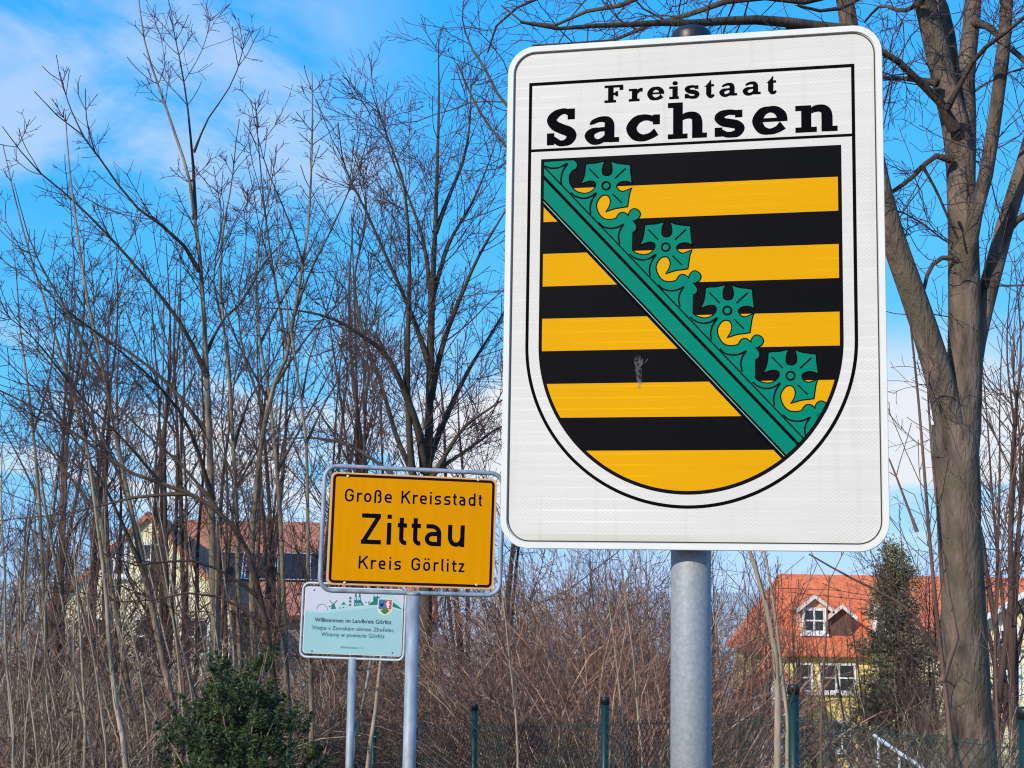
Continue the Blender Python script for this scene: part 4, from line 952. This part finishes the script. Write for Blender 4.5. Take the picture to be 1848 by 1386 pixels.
for px, d, s in [(-20, 26, .95), (40, 30, 1.0), (95, 25, .85), (150, 31, 1.05), (205, 27, .9), (255, 33, 1.05), (345, 30, 1.0), (395, 25, .85), (445, 32, 1.1), (500, 28, .95), (550, 34, 1.1), (590, 26, .85), (690, 31, 1.0), (850, 30, 1.0), (890, 34, 1.05), (1660, 30, .5), (1790, 29, .95), (1840, 33, 1.1), (1665, 33, .7), (1880, 27, 1.0), (1330, 36, .62), (1290, 34, .6), (1385, 38, .62), (1240, 52, .7), (1270, 58, .75), (1310, 64, .8), (1345, 56, .62), (1220, 66, .85), (1180, 56, .8), (1130, 60, .9), (1080, 54, .85), (1030, 62, .95), (980, 55, .85), (940, 66, .95), (1475, 33, .42), (1540, 36, .45), (1420, 30, .4), (1510, 29, .36), (1450, 40, .5), (1575, 31, .42), (1390, 34, .5), (1690, 36, .55), (-30, 52, 1.0), (20, 58, 1.1), (70, 54, 1.0), (120, 62, 1.1)]:
    f = at(px, 1386, d); Y = float(f[1])
    copy_thing(random.choice(fp), (float(f[0]), Y, gz(Y)), random.uniform(0, 6.28), (s, s, s * random.uniform(.92, 1.08)), LF, GF)

# ------------------------------------------------------------------ evergreen bush
def leaf_cloud(name, n, sampler, size, m, parent, tilt=0.8):
    c = sampler(n); nn = nrm(rng.normal(0, 1, (n, 3)) + np.array([0, -.2, tilt])); u = nrm(np.cross(nn, rng.normal(0, 1, (n, 3)))); v = np.cross(nn, u)
    L = size * (0.6 + .8 * rng.random(n))[:, None]; Wd = L * .24
    dr = nn * L * .12
    a, b, cc, d = c - u * L * .5 - dr, c - v * Wd, c + u * L * .5 - dr, c + v * Wd
    V = np.stack([a, b, cc, d], 1).reshape(-1, 3); Q = np.arange(4 * n).reshape(n, 4)
    return link(name, quadmesh(name, V, Q, False), m, parent)
M_LEAF = mat('glossy_evergreen_leaf', (0.068, 0.10, 0.026), 0.42, spec=.3, col2=(0.022, 0.042, 0.012), scale=9)
f = at(432, 1386, 11.2)
bush = empty('evergreen_bush', (float(f[0]), float(f[1]), gz(float(f[1]))))
tag(bush, 'dense dark green evergreen bush with small glossy leaves at lower left', 'bush')
H = 1.66
cl = []
for k in range(170):
    a = random.uniform(0, 6.28); q = random.random() ** .6; zz = random.uniform(.04, 1)
    rad = (.50 * math.sqrt(max(.04, 1 - zz ** 2.2)) + .05) * (1 + .22 * math.sin(3 * a + zz * 4) + .15 * math.sin(5 * a - 7 * zz))
    cl.append((rad * q * math.cos(a) * 1.15, rad * q * math.sin(a), zz * H * random.uniform(.88, 1.02), random.uniform(.05, .15)))
for k in range(22): cl.append((random.uniform(-.6, .5), random.uniform(-.3, .3), random.uniform(.1, .7), random.uniform(.04, .11)))
for k in range(60):                                   # loose leafy shoots that break the outline
    a = random.uniform(0, 6.28); zz = random.uniform(.35, 1.0); rad = .52 * math.sqrt(max(.03, 1 - zz ** 2.2)) + .06
    bx_, by_, bz_ = rad * math.cos(a) * 1.1, rad * math.sin(a), zz * H
    dx, dz, Ls = math.cos(a) * random.uniform(.2, .9), random.uniform(.4, 1.0), random.uniform(.10, .26)
    for j in range(5): cl.append((bx_ + dx * Ls * j / 4, by_ + random.uniform(-.02, .02), bz_ + dz * Ls * j / 4, .035 - .004 * j))
cl = np.array(cl)
def bush_pts(n):
    wgt = cl[:, 3] ** 1.6; i = rng.choice(len(cl), n, p=wgt / wgt.sum()); d = nrm(rng.normal(0, 1, (n, 3))) * (rng.random(n) ** .4)[:, None]
    return cl[i, :3] + d * cl[i, 3:4] * np.array([1, 1, .8])
leaf_cloud('leaves', 42000, bush_pts, .029, M_LEAF, bush)
T = Tubes(); nb = 46
aim = cl[rng.integers(0, len(cl), nb), :3]; base = rng.normal(0, .1, (nb, 3)) * [1, 1, 0]
T.add(np.stack([base + (aim - base) * t + np.array([0, 0, .12]) * math.sin(t * 3.1) for t in np.linspace(0, 1, 6)], 1), np.linspace(.012, .004, 6)[None].repeat(nb, 0), 5)
T.build('branches', B_MAPLE, bush)

# ------------------------------------------------------------------ green post and chain-link fence
M_POST = mat('dark_green_powder_coat', (0.004, 0.028, 0.026), 0.42, spec=.4, var=.15, scale=9)
M_WIRE = mat('green_plastic_wire', (0.015, 0.05, 0.04), 0.5)
fence = empty('chain_link_fence', (1.69, 9.0, gz(9.0)))
tag(fence, 'green chain link fence on round dark green posts below the trees', 'fence'); FO = np.array(fence.location)
fpts = []
for px, d, ytop, r in ((2060, 5.6, 1300, .032), (1850, 7.3, 1280, .034), (1432, 9.0, 1238, .032), (1092, 11.4, 1260, .030), (857, 13.9, 1272, .029), (676, 16.2, 1279, .029), (520, 18.4, 1285, .029)):
    t = at(px, ytop, d); g = gz(float(t[1])); fpts.append((float(t[0]), float(t[1]), g, float(t[2]), r))
    p = empty('post_anchor') if False else None
    x, y = t[0] - FO[0], t[1] - FO[1]
    post = cyl('post', x, y, g - .3 - FO[2], t[2] - .02 - FO[2], r, M_POST, fence, 20)
    c = cyl('post_cap', x, y, t[2] - .045 - FO[2], t[2] - FO[2], r * 1.1, M_CAP, post, 20, dome=.012)
for (x0, y0, g0, z0, _a), (x1, y1, g1, z1, _b) in zip(fpts[:-1], fpts[1:]):
    A = np.array([x0, y0, 0]); Bv = np.array([x1, y1, 0]); Ln = np.linalg.norm(Bv - A); Hh = 1.25; T = Tubes()
    tops = lambda s: np.interp(s, [0, Ln], [z0 - .17, z1 - .17])
    rows, pit = [], .072
    for sgn in (1, -1):
        for k in range(int((Ln + Hh) / pit) + 1):
            s0 = k * pit - (Hh if sgn > 0 else 0); s1 = s0 + (Hh if sgn > 0 else Hh)
            if sgn > 0: a, b = (s0, 0.0), (s0 + Hh, Hh)
            else: a, b = (s0, Hh), (s0 + Hh, 0.0); a, b = (k * pit - Hh, Hh), (k * pit, 0.0)
            lo = max(0, a[0]); hi = min(Ln, b[0])
            if hi - lo < .02: continue
            hh = lambda s: a[1] + (b[1] - a[1]) * (s - a[0]) / (b[0] - a[0])
            p0 = A + (Bv - A) * lo / Ln; p1 = A + (Bv - A) * hi / Ln
            p0 = np.array([p0[0], p0[1], tops(lo) - hh(lo)]); p1 = np.array([p1[0], p1[1], tops(hi) - hh(hi)])
            off = np.array([0, .0015 * sgn, 0]); rows.append([p0 + off, (p0 + p1) / 2 - off, p1 + off])
    C = np.array(rows) - FO; T.add(C, np.full(C.shape[:2], .0028), 3)
    for q in (.02, .62): T.add(np.array([[[x0, y0, z0 - .17 - q], [(x0 + x1) / 2, (y0 + y1) / 2, (z0 + z1) / 2 - .18 - q], [x1, y1, z1 - .17 - q]]]) - FO, np.full((1, 3), .0022), 4)
    tag(T.build('wire_mesh', M_WIRE, fence), kind='stuff')

# ------------------------------------------------------------------ houses
M_CREAM = mat('cream_render', (0.80, 0.72, 0.44), .9, var=.08, scale=2.5, bump=.1, bscale=30)
M_YEL = mat('yellow_render', (0.82, 0.66, 0.24), .9, var=.07, scale=2.5, bump=.1, bscale=30)
M_WALLW = mat('white_render', (0.74, 0.74, 0.72), .9, var=.05, scale=2)
M_REDT = mat('orange_red_tiles', (0.82, 0.20, 0.062), .75, col2=(0.56, 0.125, 0.042), scale=6, bump=.2, stretch=(1, .5, 1))
M_BRNT = mat('brown_red_tiles', (0.50, 0.19, 0.105), .8, col2=(0.28, 0.11, 0.066), scale=5, bump=.2)
M_TRIM = mat('white_window_paint', (0.78, 0.78, 0.77), .5)
M_GLASS = mat('dark_window_glass', (0.03, 0.035, 0.04), .08, spec=.8)
M_SOLAR = mat('solar_glass', (0.02, 0.02, 0.026), .5, spec=.2)
M_SLINE = mat('pale_rail', (0.6, 0.6, 0.6), .4, .5)
M_BARGE = mat('pale_bargeboard', (0.62, 0.58, 0.52), .7)
M_CONC = mat('grey_timber', (0.24, 0.225, 0.20), .9, var=.2, scale=3)

def prism(name, xs, prof, m, parent):
    """profile [(y,z)] extruded along x from xs[0] to xs[1]"""
    n = len(prof); v = [(x, y, z) for x in xs for y, z in prof]
    f = [tuple(range(n))[::-1], tuple(range(n, 2 * n))] + [(k, (k + 1) % n, n + (k + 1) % n, n + k) for k in range(n)]
    return pymesh(name, v, f, m, parent)
def slab(name, a, b, c, d, th, m, parent):
    a, b, c, d = (np.array(q, float) for q in (a, b, c, d)); nn = np.cross(b - a, d - a); nn = nn / np.linalg.norm(nn) * th
    v = [*(q for q in (a, b, c, d)), *(q + nn for q in (a, b, c, d))]
    return pymesh(name, v, [(3, 2, 1, 0), (4, 5, 6, 7), (0, 1, 5, 4), (1, 2, 6, 5), (2, 3, 7, 6), (3, 0, 4, 7)], m, parent)
def window(parent, x, y, z, w, h, face='y', bars=(1, 1), frame=.09):
    """window set in a wall that faces -y (face='y') or -x (face='x')"""
    tr = (lambda a, b, c: (x + a, y + b, z + c)) if face == 'y' else (lambda a, b, c: (x + b, y - a, z + c))
    def bx(nm, x0, x1, y0, y1, z0, z1, m, par):
        v, f = [], []; box(v, f, x0, x1, y0, y1, z0, z1)
        return pymesh(nm, [tr(*q) for q in v], f, m, par)
    wv, wf_ = [], []
    for q in ((-w / 2, -w / 2 + frame, -h / 2, h / 2), (w / 2 - frame, w / 2, -h / 2, h / 2), (-w / 2 + frame, w / 2 - frame, h / 2 - frame, h / 2), (-w / 2 + frame, w / 2 - frame, -h / 2, -h / 2 + frame)):
        box(wv, wf_, q[0], q[1], -.06, .02, q[2], q[3])
    for k in range(bars[0]): cxx = -w / 2 + w * (k + 1) / (bars[0] + 1); box(wv, wf_, cxx - .035, cxx + .035, -.045, .01, -h / 2 + frame, h / 2 - frame)
    for k in range(bars[1]): czz = -h / 2 + h * (k + 1) / (bars[1] + 1); box(wv, wf_, -w / 2 + frame, w / 2 - frame, -.04, .005, czz - .03, czz + .03)
    win = pymesh('window', [tr(*q) for q in wv], wf_, M_TRIM, parent)
    bx('pane', -w / 2 + .03, w / 2 - .03, -.012, .004, -h / 2 + .03, h / 2 - .03, M_GLASS, win)
    bx('sill', -w / 2 - .1, w / 2 + .1, -.16, -.062, -h / 2 - .09, -h / 2 - .005, M_TRIM, win)

# right: yellow house with an orange-red roof and dormers, 60 m off and well below the road
DR = 60.0; O = at(1440, 1386, DR); gy = gz(O[1])
hr = empty('yellow_house', (float(O[0]), float(O[1]), gy)); tag(hr, 'yellow house with orange red roof and white dormer window behind the trees at right', 'house')
mx = lambda px: float(at(px, 1386, DR)[0] - O[0]); mz = lambda py: float(at(1600, py, DR)[2] - gy)
X0, X1 = mx(1388), mx(1930); Ze, Zr = mz(1180), mz(1036); dep = 8.5
wv, wf_ = [], []; box(wv, wf_, X0, X1, 0, dep, -.5, Ze); pymesh('wall', wv, wf_, M_YEL, hr)
hip = mx(1442) - X0
rv = [(X0 - .4, -.5, Ze - .15), (X1 + .4, -.5, Ze - .15), (X1 + .4, dep + .5, Ze - .15), (X0 - .4, dep + .5, Ze - .15), (X0 + hip, dep / 2, Zr), (X1 + .4, dep / 2, Zr),
      (X0 - .4, -.5, Ze - .02), (X1 + .4, -.5, Ze - .02), (X1 + .4, dep + .5, Ze - .02), (X0 - .4, dep + .5, Ze - .02)]
roof = pymesh('roof', rv, [(3, 2, 1, 0), (0, 1, 7, 6), (1, 2, 8, 7), (2, 3, 9, 8), (3, 0, 6, 9), (6, 7, 5, 4), (7, 8, 5), (8, 9, 4, 5), (9, 6, 4)], M_REDT, hr)
for px in (1452, 1496, 1530, 1600, 1680): window(hr, mx(px), -.02, mz(1226), .72, 1.15, bars=(0, 1))
for px in (1452, 1520, 1600): window(hr, mx(px), -.02, mz(1330), .8, 1.2)
sl = (Zr - Ze) / (dep / 2 + .5)
def dormer(px0, px1, pyb, pyt, win=True):
    x0, x1, z0, z1 = mx(px0), mx(px1), mz(pyb), mz(pyt); yf = max(.1, (z0 - Ze) / sl - .5); yb = min(dep / 2, (z1 - Ze) / sl + .9); xm = (x0 + x1) / 2; zr = z1 + (x1 - x0) * .42
    dm = pymesh('dormer', [(x0, yf, z0), (x1, yf, z0), (x1, yf, z1), (xm, yf, zr), (x0, yf, z1), (x0, yb, z0), (x1, yb, z0), (x1, yb, z1), (xm, yb, zr), (x0, yb, z1)],
                [(0, 1, 2, 3, 4), (1, 6, 7, 2), (5, 0, 4, 9), (9, 8, 7, 6, 5)], mat('dormer_render', (.62, .36, .22), .9) if win else mat('dark_brown_face', (.12, .06, .042), .9), hr)  # the windowless dormer gets a darker brown face
    slab('dormer_roof', (x0 - .2, yf - .25, z1 - .12), (xm, yf - .25, zr + .02), (xm, yb, zr + .02), (x0 - .2, yb, z1 - .12), -.1, M_REDT, dm)
    slab('dormer_roof', (xm, yf - .25, zr + .025), (x1 + .2, yf - .25, z1 - .115), (x1 + .2, yb, z1 - .115), (xm, yb, zr + .025), -.1, M_REDT, dm)
    slab('bargeboard', (x0 - .2, yf - .3, z1 - .28), (xm, yf - .3, zr - .14), (xm, yf - .3, zr + .03), (x0 - .2, yf - .3, z1 - .11), -.04, M_BARGE, dm)
    slab('bargeboard', (xm, yf - .3, zr - .14), (x1 + .2, yf - .3, z1 - .28), (x1 + .2, yf - .3, z1 - .11), (xm, yf - .3, zr + .03), -.04, M_BARGE, dm)
    if win: window(hr, xm, yf - .03, (z0 + z1) / 2 + .02, (x1 - x0) * .84, (z1 - z0) * .92, bars=(1, 1), frame=.12)
dormer(1450, 1502, 1150, 1098); dormer(1506, 1545, 1150, 1110, False); dormer(1582, 1630, 1150, 1100)
# annex with a gable to the left, white and yellow
ax0, ax1, ay = mx(1330), mx(1420), -2.4
prism_ = pymesh('annex_wall', [(ax0, ay, -.5), (ax1, ay, -.5), (ax1, ay, mz(1245)), ((ax0 + ax1) / 2 + .1, ay, mz(1195)), (ax0, ay, mz(1262)), (ax0, -.05, -.5), (ax1, -.05, -.5), (ax1, -.05, mz(1245)), ((ax0 + ax1) / 2 + .1, -.05, mz(1195)), (ax0, -.05, mz(1262))],
                [(0, 1, 2, 3, 4), (1, 6, 7, 2), (5, 0, 4, 9), (4, 3, 8, 9), (3, 2, 7, 8)], M_WALLW, hr)
xm = (ax0 + ax1) / 2 + .1
slab('annex_roof', (ax0 - .3, ay - .3, mz(1270)), (xm, ay - .3, mz(1192)), (xm, -.06, mz(1192)), (ax0 - .3, -.06, mz(1270)), -.12, M_REDT, hr)
slab('annex_roof', (xm, ay - .3, mz(1192) + .01), (ax1 + .3, ay - .3, mz(1252)), (ax1 + .3, -.06, mz(1252)), (xm, -.06, mz(1192) + .01), -.12, M_REDT, hr)
window(hr, mx(1352), ay - .02, mz(1305), .8, 1.0, bars=(1, 0))
# right wing: gable end coming forward at the picture's edge
D2 = 52.0; O2 = at(1790, 1386, D2); g2 = gz(O2[1])
hw = empty('gabled_house', (float(O2[0]), float(O2[1]), g2)); tag(hw, 'pale yellow gable with white bargeboard at the right edge behind the thick trunk', 'house')
nx_ = lambda px: float(at(px, 1386, D2)[0] - O2[0]); nz_ = lambda py: float(at(1800, py, D2)[2] - g2)
gx0, gx1 = nx_(1745), nx_(1945); gm = nx_(1858); ze, zr = nz_(1130), nz_(1062)
pymesh('wall', [(gx0, 0, -.5), (gx1, 0, -.5), (gx1, 0, ze), (gm, 0, zr), (gx0, 0, ze), (gx0, 6, -.5), (gx1, 6, -.5), (gx1, 6, ze), (gm, 6, zr), (gx0, 6, ze)], [(0, 1, 2, 3, 4), (1, 6, 7, 2), (5, 0, 4, 9), (9, 8, 7, 6, 5)], M_CREAM, hw)
slab('roof', (gx0 - .5, -.45, ze - .3), (gm, -.45, zr + .02), (gm, 6.4, zr + .02), (gx0 - .5, 6.4, ze - .3), -.15, M_REDT, hw)
slab('roof', (gm, -.45, zr + .03), (gx1 + .5, -.45, ze - .28), (gx1 + .5, 6.4, ze - .28), (gm, 6.4, zr + .03), -.15, M_REDT, hw)
slab('bargeboard', (gx0 - .5, -.5, ze - .5), (gm, -.5, zr - .18), (gm, -.5, zr + .02), (gx0 - .5, -.5, ze - .3), -.05, M_TRIM, hw)
v, f_ = [], []; box(v, f_, nx_(1808), nx_(1846), -.06, -.005, nz_(1262), nz_(1130)); pymesh('white_bay', v, f_, M_WALLW, hw)
window(hw, nx_(1823), -.08, nz_(1202), .45, .45, bars=(0, 0), frame=.08); window(hw, nx_(1822), -.08, nz_(1150), .6, .6, bars=(1, 0))

# left: cream gabled house with a long brown-red roof and solar panels
DL = 48.0; O3 = at(240, 1386, DL); g3 = gz(O3[1])
hl = empty('cream_house', (float(O3[0]), float(O3[1]), g3), math.radians(7)); tag(hl, 'cream gabled house with long brown red roof and solar panels behind the left trees', 'house')
lx = lambda px: float(at(px, 1386, DL)[0] - O3[0]) / math.cos(math.radians(7)); lz = lambda py: float(at(300, py, DL)[2] - g3)
# ridge runs to the right and away: gable faces left-front
gw = lx(402) - lx(92); x0 = lx(92); xm = lx(245); zr = lz(922); ze = lz(1085); LEN = 15.0
pymesh('wall', [(x0, 0, -.5), (x0 + gw, 0, -.5), (x0 + gw, 0, ze), (xm, 0, zr), (x0, 0, ze), (x0, 7, -.5), (x0 + gw, 7, -.5), (x0 + gw, 7, ze), (xm, 7, zr), (x0, 7, ze)],
       [(0, 1, 2, 3, 4), (1, 6, 7, 2), (5, 0, 4, 9), (9, 8, 7, 6, 5)], M_CREAM, hl)
slab('roof', (x0 - .4, -.15, ze - .35), (xm, -.15, zr + .02), (xm, 7.3, zr + .02), (x0 - .4, 7.3, ze - .35), -.15, M_BRNT, hl)
slab('roof', (xm, -.15, zr + .03), (x0 + gw + .4, -.15, ze - .33), (x0 + gw + .4, 7.3, ze - .33), (xm, 7.3, zr + .03), -.15, M_BRNT, hl)
for px, py, w, h in ((190, 1010, .75, 1.1), (255, 1010, .75, 1.1), (160, 1150, .9, 1.2), (255, 1150, .9, 1.2), (340, 1150, .9, 1.2)): window(hl, lx(px), -.02, lz(py), w, h)
# long wing with the roof slope towards the viewer
wx0, wx1 = x0 + gw * .62, lx(790); wy0, wy1 = 2.0, 9.5; we, wr = lz(1112), lz(928)
v, f_ = [], []; box(v, f_, x0 + gw + .01, wx1, wy0, wy1, -.5, we); pymesh('wing_wall', v, f_, M_CONC, hl)
wroof = slab('wing_roof', (wx0, wy0 - .5, we - .1), (wx1, wy0 - .5, we - .1), (wx1, 5.75, wr), (wx0, 5.75, wr), .14, M_BRNT, hl)
slab('wing_roof', (wx0, 5.75, wr + .01), (wx1, 5.75, wr + .01), (wx1, wy1 + .5, we - .1), (wx0, wy1 + .5, we - .1), .14, M_BRNT, hl)
A = np.array([wx0, wy0 - .5, we - .1]); E1 = np.array([1.0, 0, 0]); E2 = np.array([0, 5.75 - wy0 + .5, wr - we + .1]); sl2 = np.linalg.norm(E2); E2 = E2 / sl2; NN = np.cross(E1, E2)
pw, ph = 1.05, 1.55
s0 = (lx(352) - wx0)
for r_ in range(1):
    for c_ in range(4):
        p0 = A + E1 * (s0 + c_ * (pw + .05) + r_ * .3) + E2 * (sl2 * .34 + r_ * (ph + .06)) + NN * .19
        pnl = slab('solar_panel', p0, p0 + E1 * pw, p0 + E1 * pw + E2 * ph, p0 + E2 * ph, .04, M_SOLAR, hl)
        q0 = p0 + NN * .043
        for a0, a1, b0, b1 in ((0, pw, 0, .05), (0, pw, ph - .05, ph), (0, .05, .05, ph - .05), (pw - .05, pw, .05, ph - .05)):
            slab('panel_frame', q0 + E1 * a0 + E2 * b0, q0 + E1 * a1 + E2 * b0, q0 + E1 * a1 + E2 * b1, q0 + E1 * a0 + E2 * b1, .01, M_SLINE, pnl)
v, f_ = [], []; box(v, f_, xm + 1.2, xm + 1.75, 5.2, 5.8, zr - 2.0, zr + .5); pymesh('chimney', v, f_, M_BRNT, hl)

# small grey shed behind the town sign
D4 = 30.0; O4 = at(690, 1386, D4); g4 = gz(O4[1])
sh_ = empty('garden_shed', (float(O4[0]), float(O4[1]), g4)); tag(sh_, 'weathered grey shed half hidden behind the sign poles', 'shed')
zt = float(at(690, 1192, D4)[2] - g4); v, f_ = [], []; box(v, f_, -.9, 1.0, 0, 2, -.3, zt); pymesh('wall', v, f_, M_CONC, sh_)
slab('roof', (-1.05, -.2, zt), (1.15, -.2, zt), (1.15, 2.2, zt + .35), (-1.05, 2.2, zt + .35), .08, mat('grey_sheet_roof', (.30, .29, .27), .7), sh_)
v, f_ = [], []; box(v, f_, -.35, .35, -.05, -.002, -.2, zt - .35); pymesh('door', v, f_, mat('shed_door', (.17, .15, .13), .9), sh_)

# white handrail on the slope at lower right
a = at(1578, 1328, 22); b = at(1672, 1392, 20); hrl = empty('handrail', (float(a[0]), float(a[1]), gz(a[1]))); tag(hrl, 'white sloping handrail low behind the fence at right', 'handrail'); ho = np.array(hrl.location)
Tubes().add(np.array([[a, (a * 2 + b) / 3, (a + 2 * b) / 3, b]]) - ho, np.full((1, 4), .028), 8).build('rail', M_TRIM, hrl)
for t in (.08, .5, .92):
    q = a + (b - a) * t; Tubes().add(np.array([[[q[0], q[1], gz(q[1]) - .2], [q[0], q[1], q[2] - .02]]]) - ho, np.full((1, 2), .02), 6).build('post', M_TRIM, hrl)

# ------------------------------------------------------------------ conifer before the house
DC = 34.0; O5 = at(1622, 1386, DC); g5 = gz(O5[1]); con = empty('conifer', (float(O5[0]), float(O5[1]), g5)); tag(con, 'dull olive green conifer in front of the orange red roof', 'tree')
Hc = float(at(1622, 985, DC)[2] - g5); tC = np.array([[0, 0, -.2], [.03, 0, Hc * .3], [-.02, .02, Hc * .6], [0, 0, Hc]])
trunk_mesh('trunk', catmull(tC, 6), np.linspace(.14, .015, 19), B_LIMB, con, np.zeros(3), 10)
P0, _ = resample(catmull(tC, 6), 24); R0 = np.linspace(.14, .012, 24)
b1 = sprout(P0[None], R0[None], dens=48, ang=(70, 12), length=(1.15, 1.9), trop=-.02, wob=.05, K=6, t0=.12, t1=1.0, rk=.7, rmin=.006, lt=.86, maxn=420)
b2 = sprout(*b1, dens=9, ang=(48, 10), length=(.2, .5), trop=-.02, wob=.06, K=4, t0=.15, rk=.6, rmin=.006, lt=.4, maxn=3600)
T = Tubes(); T.add(*b1, 4); T.add(*b2, 3); T.build('branches', B_LIMB, con)
def needle_pts(n):
    i = rng.integers(0, len(b2[0]), n); k = rng.random(n) * 2.999; k0 = k.astype(int); w = (k - k0)[:, None]
    return b2[0][i, k0] * (1 - w) + b2[0][i, k0 + 1] * w + rng.normal(0, .10, (n, 3))
leaf_cloud('needles', 36000, needle_pts, .075, mat('olive_needles', (.36, .31, .16), .75, col2=(.15, .14, .075), scale=1.5), con)

# ------------------------------------------------------------------ dry grass along the bank
n = 9000; gx = rng.uniform(-6.5, 6, n); gy_ = rng.uniform(9, 22, n); g0 = np.stack([gx, gy_, np.array([gz(q) for q in gy_]) - .02], 1)
dk = nrm(np.stack([rng.normal(0, .4, n), rng.normal(0, .4, n), np.ones(n)], 1)); Lg = rng.uniform(.2, .75, n)[:, None]
C = np.stack([g0, g0 + dk * Lg * .5, g0 + nrm(dk + rng.normal(0, .25, (n, 3))) * Lg], 1)
tag(Tubes().add(C, np.array([.004, .003, .0012])[None].repeat(n, 0), 3).build('dry_grass', mat('straw', (.26, .17, .09), .85, var=.4, scale=2)), 'dry brown grass and bramble stalks along the bank', 'grass', kind='stuff')
